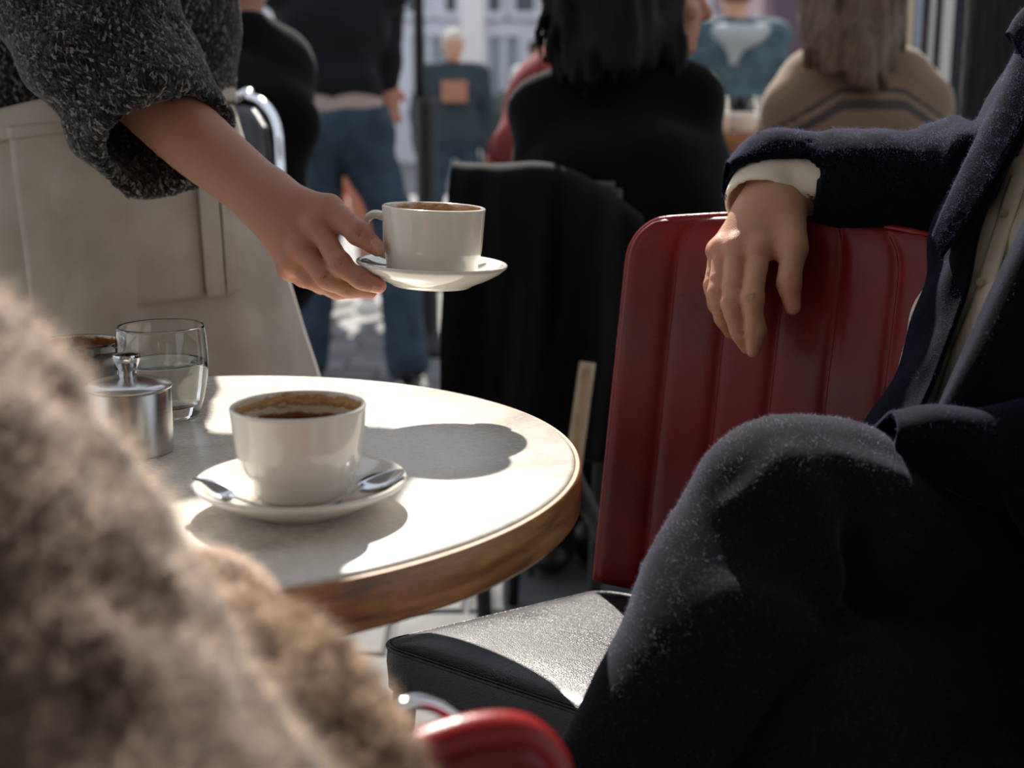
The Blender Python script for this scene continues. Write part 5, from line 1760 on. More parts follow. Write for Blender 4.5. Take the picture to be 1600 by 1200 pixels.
# navy coat: right sleeve with its cream shirt cuff
SLF = Field(np.array((P(1130, 300, 1.35)[0], 1.10, 0.80)), np.array((0.66, 1.46, 1.16)), 0.0042)
outer_ = [P(1640, 230, 1.29), P(1560, 283, 1.255), P(1470, 288, 1.275), P(1370, 292, 1.305), P(1285, 287, 1.330), P(1222, 276, 1.342), P(1196, 300, 1.338)]
orad = [0.068, 0.060, 0.057, 0.056, 0.0535, 0.0500, 0.049]
SLF.chain(outer_[3:], orad[3:], 0.012, 4)
cutn = V3(-0.28, -0.72, -0.63)
cutp = P(1218, 304, 1.335)
SLF.cut(cutp, cutn, 0.003)
SLM = SLF.like()
SLM.chain(outer_[:4] + [P(1318, 290, 1.320)], orad[:4] + [0.052], 0.012, 4)
SLF.join(SLM, 0.012)
# folds along the upper side
for pts in ([(1300, 218, 1.31), (1330, 240, 1.275), (1350, 262, 1.262)], [(1375, 215, 1.29), (1400, 235, 1.258), (1415, 258, 1.245)], [(1450, 205, 1.28), (1468, 230, 1.245), (1474, 262, 1.232)], [(1490, 192, 1.27), (1498, 220, 1.225), (1486, 250, 1.215)]):
    SLF.chain([P(*p_) for p_ in pts], [0.005, 0.006, 0.002], 0.016, 3)
SLF.disp(lambda p: wav(p, [(1, -0.2, 0.3), (0.7, .3, -.6)], (62, 41), (0.0015, 0.0013), (0.9, 0.3)) + vnoise(p, 0.04, 6) * 0.002)
inn = SLF.like()
inn.chain([P(1370, 292, 1.305), P(1285, 287, 1.330), P(1222, 276, 1.342), P(1190, 312, 1.338)], [0.044, 0.044, 0.0415, 0.0410], 0.01, 4)
SLF.minus(inn, 0.002)
slv, slq = SLF.data(1)
coat = ob('coat', mk_mesh('coat', slv, slq), M['navy'], mn, 'navy wool coat')
fv, ft = fuzz_data(slv, slq, 60000, 0.0055, 0.00011, 0.75)
ob('fibre_nap', mk_mesh('fibre_nap', fv, ft), M['navy_fuzz'], coat, 'fine blue wool nap', kind='stuff')
CF = Field(SLF.lo, SLF.lo + (SLF.n - 1) * SLF.h, 0.0030)
CF.chain([P(1330, 290, 1.318), P(1285, 287, 1.330), P(1224, 277, 1.341), P(1196, 306, 1.336), P(1190, 330, 1.332)], [0.039, 0.0392, 0.0392, 0.0392, 0.0395], 0.008, 4)
CF.cut(cutp + unit(cutn) * 0.017, cutn, 0.002)
inn = CF.like()
inn.chain([P(1330, 290, 1.318), P(1285, 287, 1.330), P(1224, 277, 1.341), P(1194, 312, 1.336), P(1188, 345, 1.332)], [0.034, 0.0345, 0.0345, 0.0345, 0.035], 0.008, 4)
CF.minus(inn, 0.001)
v, q = CF.data(1)
ob('shirt_cuff', mk_mesh('shirt_cuff', v, q), M['shirt'], shirt)

# coat fronts, lapels, collar and the hem folded over the lap: thick woollen sheets
def sheet(name, rows, nu, nv, thick, n_f, noise=None, L=0.0055, flip=False):
    rows = [[P(*p_) if len(p_) == 3 else p_ for p_ in r_] for r_ in rows]
    v, q = loft(rows, nu, nv, thick, noise)
    if flip: q = q[:, ::-1]
    o = ob(name, mk_mesh(name, v, q), M['navy'], coat)
    if n_f:
        fv, ft = fuzz_data(v, q, int(n_f * 0.8), L * 0.85, 0.0001, 0.75)
        # fibres belong to this panel
        w = ob('fibre_nap', mk_mesh('fibre_nap', fv, ft), M['navy_fuzz'], coat, 'fine blue wool nap', kind='stuff')
    return o
crease = lambda u, w, G: 0.003 * np.sin(u * 26 + w * 7) * w * (1 - w) * 3
# right front (image left): from the back round to the front edge beside the shirt
sheet('coat_front', [
    [(1650, 30, 1.40), (1600, 190, 1.37), (1520, 330, 1.33), (1470, 470, 1.31), (1420, 590, 1.29), (1360, 700, 1.26)],
    [(1618, 36, 1.36), (1552, 180, 1.33), (1482, 330, 1.28), (1446, 450, 1.25), (1402, 575, 1.22), (1334, 692, 1.19)],
    [(1597, 50, 1.31), (1528, 190, 1.27), (1459, 350, 1.205), (1440, 460, 1.195), (1402, 580, 1.165), (1345, 695, 1.135)],
    [(1610, 90, 1.25), (1560, 200, 1.20), (1500, 350, 1.155), (1472, 450, 1.14), (1432, 575, 1.115), (1380, 690, 1.09)],
    [(1650, 110, 1.22), (1596, 215, 1.165), (1536, 330, 1.135), (1512, 440, 1.12), (1470, 560, 1.095), (1428, 660, 1.075)],
], 70, 40, 0.0045, 26000, crease)
# the lapel edge standing proud, rim lit
sheet('lapel', [
    [(1610, 62, 1.27), (1574, 150, 1.235), (1532, 240, 1.20), (1492, 320, 1.175), (1470, 372, 1.165)],
    [(1596, 58, 1.255), (1556, 150, 1.215), (1510, 245, 1.18), (1474, 322, 1.158), (1456, 366, 1.150)],
    [(1606, 56, 1.235), (1570, 146, 1.195), (1526, 240, 1.165), (1490, 320, 1.145), (1462, 378, 1.140)],
    [(1650, 80, 1.215), (1606, 170, 1.175), (1560, 260, 1.145), (1512, 340, 1.130), (1470, 400, 1.130)],
], 50, 22, 0.004, 16000)
# collar at the neck
sheet('collar', [
    [(1590, 70, 1.26), (1620, 30, 1.28), (1680, 0, 1.32), (1760, -10, 1.34)],
    [(1578, 56, 1.245), (1604, 18, 1.265), (1672, -30, 1.31), (1760, -40, 1.33)],
    [(1592, 92, 1.225), (1622, 70, 1.235), (1690, 40, 1.27), (1760, 20, 1.29)],
], 40, 18, 0.005, 6000)
# left front (image right), falling open over the belly
sheet('coat_front', [
    [(1700, 120, 1.13), (1640, 260, 1.10), (1596, 350, 1.085), (1548, 450, 1.07), (1502, 550, 1.055), (1462, 640, 1.045)],
    [(1725, 125, 1.10), (1652, 270, 1.07), (1612, 365, 1.055), (1566, 460, 1.045), (1520, 556, 1.032), (1470, 652, 1.025)],
    [(1790, 130, 1.11), (1690, 320, 1.06), (1650, 430, 1.045), (1612, 510, 1.035), (1570, 590, 1.022), (1520, 668, 1.015)],
    [(1880, 110, 1.18), (1780, 360, 1.10), (1760, 470, 1.08), (1730, 560, 1.07), (1690, 640, 1.05), (1640, 720, 1.03)],
    [(1990, 100, 1.18), (1930, 380, 1.09), (1920, 500, 1.08), (1900, 600, 1.08), (1880, 700, 1.07), (1860, 800, 1.07)],
    [(2100, 110, 1.26), (2150, 390, 1.22), (2150, 500, 1.21), (2140, 600, 1.20), (2130, 700, 1.19), (2110, 800, 1.18)],
], 60, 34, 0.0045, 24000, lambda u, w, G: 0.004 * np.sin(w * 16 + u * 5) * w)
# hem gathered over the lap
sheet('coat_skirt', [
    [(1372, 690, 1.065), (1440, 692, 1.07), (1520, 690, 1.07), (1620, 680, 1.08), (1780, 690, 1.12), (1950, 690, 1.14), (2120, 700, 1.28)],
    [(1366, 676, 1.045), (1432, 664, 1.045), (1520, 668, 1.045), (1620, 650, 1.05), (1780, 650, 1.09), (1950, 650, 1.11), (2130, 660, 1.26)],
    [(1392, 650, 1.030), (1446, 644, 1.028), (1520, 650, 1.026), (1616, 628, 1.026), (1780, 620, 1.05), (1950, 620, 1.07), (2140, 630, 1.22)],
    [(1402, 668, 1.005), (1460, 660, 1.000), (1540, 664, 1.000), (1640, 648, 1.00), (1780, 640, 1.02), (1950, 640, 1.04), (2150, 650, 1.18)],
    [(1400, 705, 0.998), (1470, 715, 0.992), (1560, 735, 0.985), (1660, 730, 0.985), (1780, 730, 1.00), (1950, 730, 1.02), (2160, 740, 1.16)],
    [(1450, 745, 1.000), (1520, 775, 0.992), (1600, 805, 0.985), (1690, 820, 0.98), (1790, 840, 0.99), (1960, 840, 1.01), (2170, 850, 1.14)],
], 60, 40, 0.006, 22000, lambda u, w, G: 0.004 * np.sin(u * 14 + 1) * w)
# the long dark coat side hanging over the far thigh, right bottom
sheet('coat_skirt', [
    [(1560, 770, 0.985), (1640, 900, 0.965), (1640, 1050, 0.935), (1600, 1250, 0.90)],
    [(1620, 760, 0.96), (1670, 900, 0.92), (1690, 1050, 0.89), (1680, 1250, 0.86)],
    [(1760, 760, 0.98), (1800, 900, 0.95), (1830, 1050, 0.92), (1840, 1250, 0.89)],
    [(1900, 780, 1.10), (1920, 900, 1.08), (1940, 1050, 1.06), (1950, 1250, 1.04)],
], 40, 24, 0.005, 0, lambda u, w, G: 0.006 * np.sin(w * 14 + u * 4))
# back and left arm of the coat, out of the frame
CB = Field(V3(0.46, 0.80, 0.50), V3(1.1, 1.58, 1.2), 0.013)
for a, b_, ra, rb in ((M_pel + V3(0.08, 0.10, 0), M_che + V3(0.06, 0.09, 0), 0.15, 0.14), (M_che + V3(0.06, 0.08, 0), M_nek + V3(0, 0.02, -0.05), 0.14, 0.075), (M_shr, M_elr, 0.070, 0.060), (M_nek, M_shr, 0.065, 0.07), (M_nek, M_shl, 0.065, 0.072),
                      (M_shl, V3(0.93, 1.02, 0.80), 0.074, 0.062), (V3(0.93, 1.02, 0.80), V3(0.82, 0.88, 0.71), 0.06, 0.05)):
    CB.cap(a, b_, ra, rb, 0.04)
cutb = CB.like()
cutb.chain([P(1640, 760, 1.13), P(1640, 600, 1.14), P(1680, 430, 1.16), P(1730, 270, 1.17), P(1750, 60, 1.20)], [0.14, 0.135, 0.13, 0.125, 0.11], 0.04, 4)
CB.minus(cutb, 0.02)
v, q = CB.data(1)
ob('coat_back', mk_mesh('coat_back', v, q), M['navy'], coat)
# his own chair under him: only its red seat shows at the bottom edge
cafe_chair('cafe_chair', 'red vinyl chair the man in the navy coat sits on', (0.62, 1.36), (0.8, -0.6), (-0.60, -0.80), 0.42, 0.40, 0.455, 0.36, (0.6, 0.8), 6, seat_mat='red_vinyl', front_lift=0.02)
# ---------------------------------------------------------------- the person in the foreground, cut by the frame
fp = thing('person', (-0.42, 0.30, 0), 'person in fluffy beige mohair cardigan in the blurred left foreground', 'person')
def E(px, py, t, dx, r):
    """axis point: the silhouette point shifted by its radius down-left"""
    r = r + 0.014
    return P(px, py, t) + r * unit(P(px - 75, py + 62, t) - P(px, py, t))
edge = [(-140, 330, 0.52, 0.11), (0, 432, 0.52, 0.105), (90, 512, 0.515, 0.10), (180, 632, 0.51, 0.095), (262, 752, 0.50, 0.09), (318, 880, 0.49, 0.085), (400, 1000, 0.48, 0.08), (490, 1110, 0.47, 0.075), (600, 1270, 0.455, 0.07)]
ax_ = [E(a, b_, t, 0, r) for a, b_, t, r in edge]
rd_ = [e[3] for e in edge]
lo = np.array((-0.62, 0.12, 0.48)); hi = np.array((0.04, 0.78, 1.22))
Bd = Field(lo, hi, 0.012)
Bd.chain(ax_, [r - 0.022 for r in rd_], 0.03, 2)
tor = [V3(-0.38, 0.34, 0.50), V3(-0.38, 0.33, 0.75), V3(-0.37, 0.33, 0.95), V3(-0.36, 0.33, 1.08)]
Bd.chain(tor, [0.12, 0.12, 0.12, 0.08], 0.04, 2)
Bd.chain([V3(-0.36, 0.33, 1.06), V3(-0.36, 0.34, 1.20)], 0.05, 0.03, 1)
fore = [P(560, 1330, 0.50), P(470, 1165, 0.55), P(400, 1060, 0.585), P(300, 990, 0.60)]
fore = [P(540, 1330, 0.53), P(520, 1180, 0.555), P(465, 1090, 0.575), P(395, 1015, 0.60), P(300, 960, 0.61)]
Bd.chain(fore, [0.016, 0.016, 0.016, 0.016, 0.014], 0.01, 2)
hand_simple(Bd, P(230, 910, 0.64), P(100, 900, 0.64) - P(230, 910, 0.64), 0.8)
v, q = Bd.data(1)
hdv, hdq, _ = head_data(V3(-0.36, 0.35, 1.30), unit(V3(0.35, 0.9, 0)))
v, q = join_vq([(v, q), (hdv, hdq)])
me = mk_mesh('body', v, q); redness(me, v, [])
ob('body', me, M['skin_b'], fp)
Hf = Field(V3(-0.56, 0.15, 1.1), V3(-0.16, 0.55, 1.5), 0.009)
Hf.ell(V3(-0.366, 0.335, 1.334), (0.094, 0.10, 0.098)); Hf.cut(V3(-0.342, 0.40, 1.33), (0.35, 0.9, -0.45), 0.02)
v, q = Hf.data(1)
ob('hair', mk_mesh('hair', v, q), M['hair_brown'], fp)
Cd = Field(lo - 0.03, hi + 0.03, 0.006)
Cd.chain(ax_, rd_, 0.03, 3)
Cd.chain(tor, [0.15, 0.15, 0.145, 0.10], 0.05, 3)
Cd.disp(lambda p: vnoise(p, 0.022, 1) * 0.006 + vnoise(p, 0.07, 2) * 0.009 + vnoise(p, 0.011, 6) * 0.003)
Cd.cut(V3(0, 0, 1.155), (0, 0, 1), 0.02)
v, q = Cd.data(1)
cd = ob('cardigan', mk_mesh('cardigan', v, q), M['mohair'], fp, 'fluffy beige mohair cardigan')
fv, ft = fuzz_data(v, q, 110000, 0.022, 0.00015, 0.9, lambda p: (p[:, 1] > 0.20) & (p[:, 0] > -0.45), curl=0.9)
ob('mohair_fluff', mk_mesh('mohair_fluff', fv, ft), M['mohair_fuzz'], cd, 'pale mohair fluff', kind='stuff')
# shaggy brown fur sleeve end resting below
Fu = Field(P(200, 1300, 0.6) - V3(0.05, 0.12, 0.02), P(700, 850, 0.6) + V3(0.03, 0.16, 0.03), 0.005)
Fu.chain([P(290, 1010, 0.61), P(392, 1046, 0.60), P(470, 1105, 0.575), P(525, 1190, 0.555), P(545, 1330, 0.53)], [0.024, 0.027, 0.028, 0.027, 0.026], 0.02, 4)
Fu.disp(lambda p: vnoise(p, 0.014, 8) * 0.004 + vnoise(p, 0.03, 7) * 0.004)
v, q = Fu.data(1)
fu = ob('fur_cuff', mk_mesh('fur_cuff', v, q), M['fur'], fp, 'shaggy brown fur trim')
fv, ft = fuzz_data(v, q, 60000, 0.020, 0.0003, 0.55, None, droop=(0.15, -0.1, -0.35), curl=0.6)
ob('fur_hairs', mk_mesh('fur_hairs', fv, ft), M['fur_fuzz'], fu, 'long pale tipped fur hairs', kind='stuff')
# cream knit forearm end seen above the fur
Kn = Field(P(180, 1000, 0.66) - V3(0.06, 0.06, 0.06), P(480, 830, 0.66) + V3(0.05, 0.06, 0.05), 0.005)
Kn.chain([P(220, 905, 0.64), P(300, 912, 0.645), P(350, 918, 0.65), P(395, 950, 0.65)], [0.017, 0.017, 0.015, 0.012], 0.015, 3)
Kn.disp(lambda p: vnoise(p, 0.012, 12) * 0.003)
v, q = Kn.data(1)
kn = ob('sleeve_end', mk_mesh('sleeve_end', v, q), M['mohair'], fp)
fv, ft = fuzz_data(v, q, 16000, 0.012, 0.00018, 0.9, None, curl=0.9)
ob('mohair_fluff', mk_mesh('mohair_fluff', fv, ft), M['mohair_fuzz'], kn, 'pale mohair fluff', kind='stuff')

# the red chair in the foreground: curved top rail with a chrome hoop
fc = thing('cafe_chair', (0.0, 0.45, 0), 'blurred red vinyl chair back at the bottom edge in the foreground', 'chair')
rail = [P(430, 1345, 0.58), P(560, 1235, 0.60), P(650, 1180, 0.615), P(740, 1150, 0.63), P(810, 1150, 0.64), P(850, 1185, 0.645), P(866, 1240, 0.645), P(872, 1400, 0.64)]
v, f = tube(rail, 0.0115, 18, 60)
fb = ob('top_rail', mk_mesh('top_rail', v, f), M['red_piping'], fc, 'padded red vinyl top rail')
low = [p_ + V3(0.0, -0.004, -0.16) for p_ in [P(430, 1345, 0.58), P(560, 1235, 0.60), P(650, 1180, 0.615), P(740, 1150, 0.63), P(810, 1150, 0.64), P(850, 1200, 0.645)]]
topr = [P(430, 1350, 0.58), P(560, 1242, 0.60), P(650, 1188, 0.615), P(740, 1160, 0.63), P(810, 1160, 0.64), P(846, 1195, 0.645)]
mid = [(a + b_) / 2 + V3(0.004, -0.012, 0) for a, b_ in zip(topr, low)]
v, q = loft([topr, mid, low], 40, 20, 0.012)
ob('backrest', mk_mesh('backrest', v, q), M['red_vinyl'], fc)
v, f = tube([P(560, 1230, 0.66), P(590, 1140, 0.675), P(640, 1098, 0.69), P(690, 1108, 0.70), P(735, 1150, 0.705), P(760, 1230, 0.70)], 0.0042, 12, 40)
ob('chrome_hoop', mk_mesh('chrome_hoop', v, f), M['chrome'], fc)
v, fs, rim = seat_pad((V3(0.08, 0.70, 0.47), V3(-0.30, 0.62, 0.47), V3(-0.26, 0.30, 0.46), V3(0.06, 0.38, 0.46)), 0.04)
ob('seat', mk_mesh('seat', v, fs), M['red_vinyl'], fc)
for c in ((0.06, 0.66), (-0.27, 0.60), (-0.24, 0.33), (0.05, 0.41)):
    v, f = tube([V3(c[0], c[1], 0.44), V3(c[0], c[1], 0.0)], 0.011, 10)
    ob('leg', mk_mesh('leg', v, f), M['iron'], fc)
for xx in (P(872, 1400, 0.64), P(430, 1345, 0.58)):
    v, f = tube([xx, V3(xx[0], xx[1] - 0.02, 0.46)], 0.009, 10)
    ob('back_post', mk_mesh('back_post', v, f), M['iron'], fc)
# ---------------------------------------------------------------- people and things in the background
BT = {}
# woman in black at the next table, seen from behind, looking right
J = sit_pose(0.215, 2.42, math.radians(94), seat=0.47, head_turn=math.radians(-86), scale=1.0, lean=0.04)
J['head'] = P(1022, -4, 2.42)
J['shl'] = P(868, 178, 2.42); J['shr'] = P(1040, 200, 2.42)
J['ell'] = P(838, 300, 2.45); J['elr'] = P(1095, 320, 2.5)
J['neck'] = P(990, 95, 2.42)
def locks(F, n, xr, crown, ends, t, rad, seed, wave=6.0, bulge=14, soft=0.010):
    """many tapering locks falling from the crown"""
    rn = random.Random(seed)
    for i in range(n):
        u = (i + rn.random()) / n
        x = xr[0] + (xr[1] - xr[0]) * u
        c = (xr[0] + xr[1]) / 2
        ye = np.interp(u, [e[0] for e in ends], [e[1] for e in ends]) + rn.uniform(-16, 10)
        ph = rn.random() * 6.28
        side = (x - c) / ((xr[1] - xr[0]) / 2)
        dep = t[0] + (t[1] - t[0]) * (1 - abs(side) ** 2) + rn.uniform(-0.012, 0.012)
        pts = [P(crown[0] + (x - c) * 0.35, crown[1], t[0])]
        for k_ in (0.3, 0.55, 0.78, 1.0):
            yy = crown[1] + (ye - crown[1]) * k_
            xx = x + side * bulge * math.sin(math.pi * k_ * 0.8) + wave * math.sin(ph + k_ * 7) * k_
            pts.append(P(xx, yy, dep))
        r0 = rad * rn.uniform(0.7, 1.2)
        F.chain(pts, [r0 * 1.3, r0 * 1.2, r0, r0 * 0.8, r0 * 0.25], soft, 4)
def hair_long(F, J, hr):
    pts = lambda l: [P(*p_) for p_ in l]
    F.chain(pts([(990, -60, 2.39), (975, 20, 2.36), (968, 75, 2.345), (955, 100, 2.34)]), [0.09, 0.085, 0.07, 0.04], 0.03, 4)
    locks(F, 36, (884, 1040), (1000, -110), [(0, 126), (0.15, 146), (0.4, 132), (0.65, 106), (0.9, 96), (1, 100)], (2.37, 2.275), 0.0135, 5, 8)
    locks(F, 12, (866, 930), (985, -110), [(0, 112), (0.5, 140), (1, 132)], (2.35, 2.30), 0.009, 15, 15, 26)
    locks(F, 6, (1040, 1070), (1010, -110), [(0, 112), (1, 136)], (2.36, 2.33), 0.009, 25, 5, -4)
person(J, 'seated woman with long dark hair and black sweater, seen from behind', M['skin_a'], 'blacktop', 'charcoal', hair='hair_dark', hair_fn=hair_long, h=0.011, top_g=0.020, trunk_w=1.05, wrinkle=0.008, seed=2)

# her chair with the black coat hung over it
cx = thing('coat_chair', (0.16, 2.25, 0), 'dark chair with one pale leg under the draped black coat', 'chair')
yb = 2.16
def cp(px, py, y=yb): return Py(px, py, y)
seatc = V3(0.20, 2.42, 0.46)
v, fs, rim = seat_pad((seatc + V3(0.21, 0.20, 0), seatc + V3(-0.21, 0.20, 0), seatc + V3(-0.2, -0.20, 0), seatc + V3(0.2, -0.20, 0)), 0.03)
ob('seat', mk_mesh('seat', v, fs), M['black_vinyl'], cx)
L0, R0 = Py(735, 290, 2.195), Py(960, 296, 2.195)
for a, b_ in ((L0, V3(L0[0] + 0.02, 2.30, 0.0)), (R0, V3(R0[0] - 0.02, 2.30, 0.0))):
    v, f = tube([a, (a * 0.5 + b_ * 0.5) + V3(0, 0.02, 0), b_], 0.014, 12, 14)
    ob('back_post', mk_mesh('back_post', v, f), M['iron'], cx)
v, f = tube([L0, (L0 + R0) / 2, R0], 0.014, 12, 14)
ob('top_rail', mk_mesh('top_rail', v, f), M['iron'], cx)
for dx in (-0.18, 0.18):
    v, f = tube([seatc + V3(dx, 0.17, -0.03), seatc + V3(dx * 1.1, 0.20, -0.46)], [0.016, 0.012], 10)
    ob('leg', mk_mesh('leg', v, f), M['iron'], cx)
v, f = tube([P(918, 566, 2.02), P(908, 640, 2.02), P(897, 720, 2.02), P(888, 800, 2.02)], [0.013, 0.0135, 0.0135, 0.012], 12, 12)
ob('leg', mk_mesh('leg', v, f), M['wood_leg'], cx)
v, f = tube([P(893, 735, 2.05), P(918, 790, 2.03), P(948, 850, 2.0)], [0.014, 0.015, 0.014], 10, 10)
ob('stretcher', mk_mesh('stretcher', v, f), M['iron'], cx)
# coat: over the rail and down with deep folds
rows = []
N_ = 34
front = []
for w, (yt, dep) in enumerate(((300, 2.26), (268, 2.235), (258, 2.19), (268, 2.135), (330, 2.115), (420, 2.105), (520, 2.10), (610, 2.095), (690, 2.10))):
    row = []
    for i in range(N_):
        u = i / (N_ - 1)
        l = np.interp(w, [0, 2, 4, 6, 8], [712, 712, 700, 690, 684]); r_ = np.interp(w, [0, 2, 4, 6, 8], [1000, 1000, 1006, 1000, 985])
        px = l + (r_ - l) * u
        py = yt + 190 * max(0, u - 0.38) ** 1.8 * (1 if w < 5 else 0.4) + 3 * math.sin(u * 8) + (14 * math.sin(u * 9 + 1) if w == 8 else 0)
        amp = 0.024 * min(1, max(0, w - 2) / 4)
        row.append(Py(px, py, dep + amp * math.sin(u * 13 + 2.2 * u * u + 0.9 * math.sin(w * 0.7)) + 0.6 * amp * math.sin(u * 31 + 5 * u * u + w * 0.5) * (0.4 + 0.6 * math.sin(u * 5 + w * 0.4) ** 2) + 0.02 * (2 * u - 1) ** 2))
    rows.append(row)
v, q = loft(rows, 120, 60, 0.006)
ob('draped_coat', mk_mesh('draped_coat', v, q), pm('black_wool_coat', S(9, 9, 11), rough=0.9, spec=0.2, sheen=0.0, col2=S(12, 12, 14), nscale=80), None, 'black coat hanging over the chair of the woman in black', 'coat')

# woman in the striped camel sweater
def camel_stripe():
    m, nt, b = nodes_of('camel_striped_knit')
    setin(b, 'Roughness', 0.95); setin(b, 'Sheen Weight', 0.15)
    at = add(nt, 'ShaderNodeAttribute', attribute_name='stripe')
    r = ramp(nt, [(0.0, S(122, 97, 74)), (0.45, S(122, 97, 74)), (0.55, S(62, 52, 46)), (1.0, S(54, 46, 42))])
    nt.links.new(at.outputs['Fac'], r.inputs[0]); nt.links.new(r.outputs[0], b.inputs['Base Color'])
    return m
M['camel_stripe'] = camel_stripe()
GY = 3.02
J = sit_pose(Py(1342, 100, GY)[0], GY, math.radians(84), seat=0.45, head_turn=math.radians(0), scale=1.02)
J['head'] = P(1330, -40, 3.05); J['neck'] = P(1332, 85, 3.05)
J['chest'] = P(1342, 215, 3.05); J['shl'] = P(1245, 172, 3.05); J['shr'] = P(1436, 168, 3.05); J['ell'] = P(1228, 280, 3.1); J['elr'] = P(1452, 280, 3.1)
def hair_brown(F, J, hr):
    pts = lambda l: [P(*p_) for p_ in l]
    F.chain(pts([(1330, -60, 3.02), (1332, 20, 2.98), (1338, 75, 2.97), (1360, 110, 2.97)]), [0.095, 0.09, 0.07, 0.04], 0.03, 4)
    locks(F, 40, (1262, 1402), (1328, -120), [(0, 104), (0.3, 118), (0.65, 140), (0.9, 150), (1, 112)], (2.99, 2.90), 0.0145, 9, 5, 8)
gw = person(J, 'seated woman with long brown hair in a camel sweater with dark stripes', M['skin_b'], 'camel_stripe', 'denim', hair='hair_brown', hair_fn=hair_brown, h=0.011, top_g=0.02, trunk_w=1.0, wrinkle=0.003, seed=4)
for ch in gw.children:
    if ch.name.startswith('top'):
        me = ch.data
        n = len(me.vertices)
        co = np.empty(n * 3, np.float32); me.vertices.foreach_get('co', co); co = co.reshape(-1, 3).astype(float)
        d = np.abs(co[:, 0] - J['chest'][0])
        lev = co[:, 2] - (J['shl'][2] + 0.012) + np.maximum(0, d - 0.07) * 0.62
        st = np.maximum(np.clip(1.5 - np.abs(lev) / 0.012, 0, 1), np.clip(1.5 - np.abs(lev - 0.032) / 0.006, 0, 1))
        st = np.maximum(st, np.clip(1.5 - np.abs(lev + 0.16) / 0.018, 0, 1))
        at = me.attributes.new('stripe', 'FLOAT', 'POINT'); at.data.foreach_set('value', st.astype(np.float32))
cafe_chair('cafe_chair', 'red chair under the woman in the camel sweater', (J['pelvis'][0] + 0.21, GY - 0.22), (-1, 0.05), (0.0, 1.0), 0.42, 0.42, 0.45, 0.34, (0, -1), 5, detail=False)

# standing man in navy sweater and jeans
J = stand_pose(-0.675, 5.0, math.radians(100), 1.84, spread=0.16, arm_out=0.0)
J['hipl'] = J['hipl'] + V3(0, 0, 0); 
J['knl'] = P(500, 350, 5.0); J['anl'] = P(480, 548, 5.02); J['toel'] = P(470, 558, 5.2); J['knr'] = P(612, 340, 4.98); J['anr'] = P(636, 545, 4.95); J['toer'] = P(645, 556, 5.12)
for k_ in ('anl', 'anr'): J[k_][2] = 0.09
for k_ in ('toel', 'toer'): J[k_][2] = 0.035
J['elr'] = P(607, 20, 4.95); J['wrr'] = P(606, 128, 4.92); J['ell'] = P(452, 10, 5.0); J['wrl'] = P(462, 120, 5.15)
person(J, 'standing man in navy sweater and blue jeans with one hand in pocket', M['skin_a'], 'navy_knit', 'denim', hair='hair_dark', top_low=0.12, extra_hem=('greige', 0.04), bot_g=0.022, trunk_w=1.12, hand_dirs={'r': V3(0.1, 0, -1), 'l': V3(0.2, 0.4, -1)}, seed=6)

# seated person in black jacket by the waiter
J = sit_pose(Py(352, 60, 2.9)[0], 2.9, math.radians(118), seat=0.58, head_turn=math.radians(-30))
J['head'] = P(368, -36, 2.9); J['neck'] = P(374, 52, 2.9); J['shr'] = P(418, 112, 2.9); J['elr'] = P(420, 215, 2.85); J['wrr'] = P(380, 230, 3.0); J['shl'] = P(310, 105, 2.95)
person(J, 'seated person in black jacket partly hidden behind the waiter', M['skin_a'], 'blacktop', 'charcoal', hair='hair_dark', top_g=0.026, seed=8, wrinkle=0.004)
# chrome tubular chair behind that person
ct = thing('chrome_chair', (-0.66, 2.5, 0), 'chair with shiny bent chrome tube frame between waiter and standing man', 'chair')
a0 = P(372, 160, 2.52)
hoop = [V3(a0[0] - 0.30, 2.56, 0.0), V3(a0[0] - 0.30, 2.54, 0.86), P(362, 158, 2.54), P(392, 152, 2.5), P(416, 166, 2.46), P(432, 196, 2.42), P(438, 250, 2.40), P(444, 420, 2.36), V3(P(446, 500, 2.36)[0], 2.30, 0.0)]
v, f = tube(hoop, 0.0085, 14, 70)
ob('tube_frame', mk_mesh('tube_frame', v, f), M['chrome'], ct)
v, q = loft([[P(300, 175, 2.56), P(350, 172, 2.55), P(395, 168, 2.51), P(420, 200, 2.45)], [P(300, 250, 2.56), P(350, 255, 2.55), P(395, 260, 2.51), P(428, 262, 2.44)], [P(300, 330, 2.56), P(350, 330, 2.55), P(400, 335, 2.51), P(430, 330, 2.44)]], 24, 16, 0.012)
ob('backrest', mk_mesh('backrest', v, q), M['black_vinyl'], ct)
sc_ = V3(-0.72, 2.90, 0.54)
v, fs, rim = seat_pad((sc_ + V3(0.2, 0.2, 0), sc_ + V3(-0.2, 0.2, 0), sc_ + V3(-0.2, -0.2, 0), sc_ + V3(0.2, -0.2, 0)), 0.04)
ob('seat', mk_mesh('seat', v, fs), M['black_vinyl'], ct)
for dx in (-0.17, 0.17):
    v, f = tube([sc_ + V3(dx, 0.17, -0.03), V3(sc_[0] + dx, sc_[1] + 0.19, 0)], 0.0125, 10)
    ob('leg', mk_mesh('leg', v, f), M['chrome'], ct)

# far pedestrian with cap of grey hair and printed sweatshirt
J = stand_pose(Py(708, 100, 9.3)[0], 9.3, math.radians(-80), 1.60, arm_out=0.05)
pc = person(J, 'far pedestrian in slate sweatshirt with orange print', M['skin_b'], 'slate', 'denim_dark', hair='hair_grey', h=0.016, top_g=0.03, trunk_w=1.15, seed=9)
rows = [[Py(x, y, 9.3 - 0.175 - (0.012 if 695 < x < 725 else 0)) for x in (690, 700, 710, 720, 730)] for y in (126, 142, 160)]
v, q = loft(rows, 16, 10, 0.004)
ob('chest_print', mk_mesh('chest_print', v, q[:, ::-1]), M['orange_print'], pc, 'orange print')
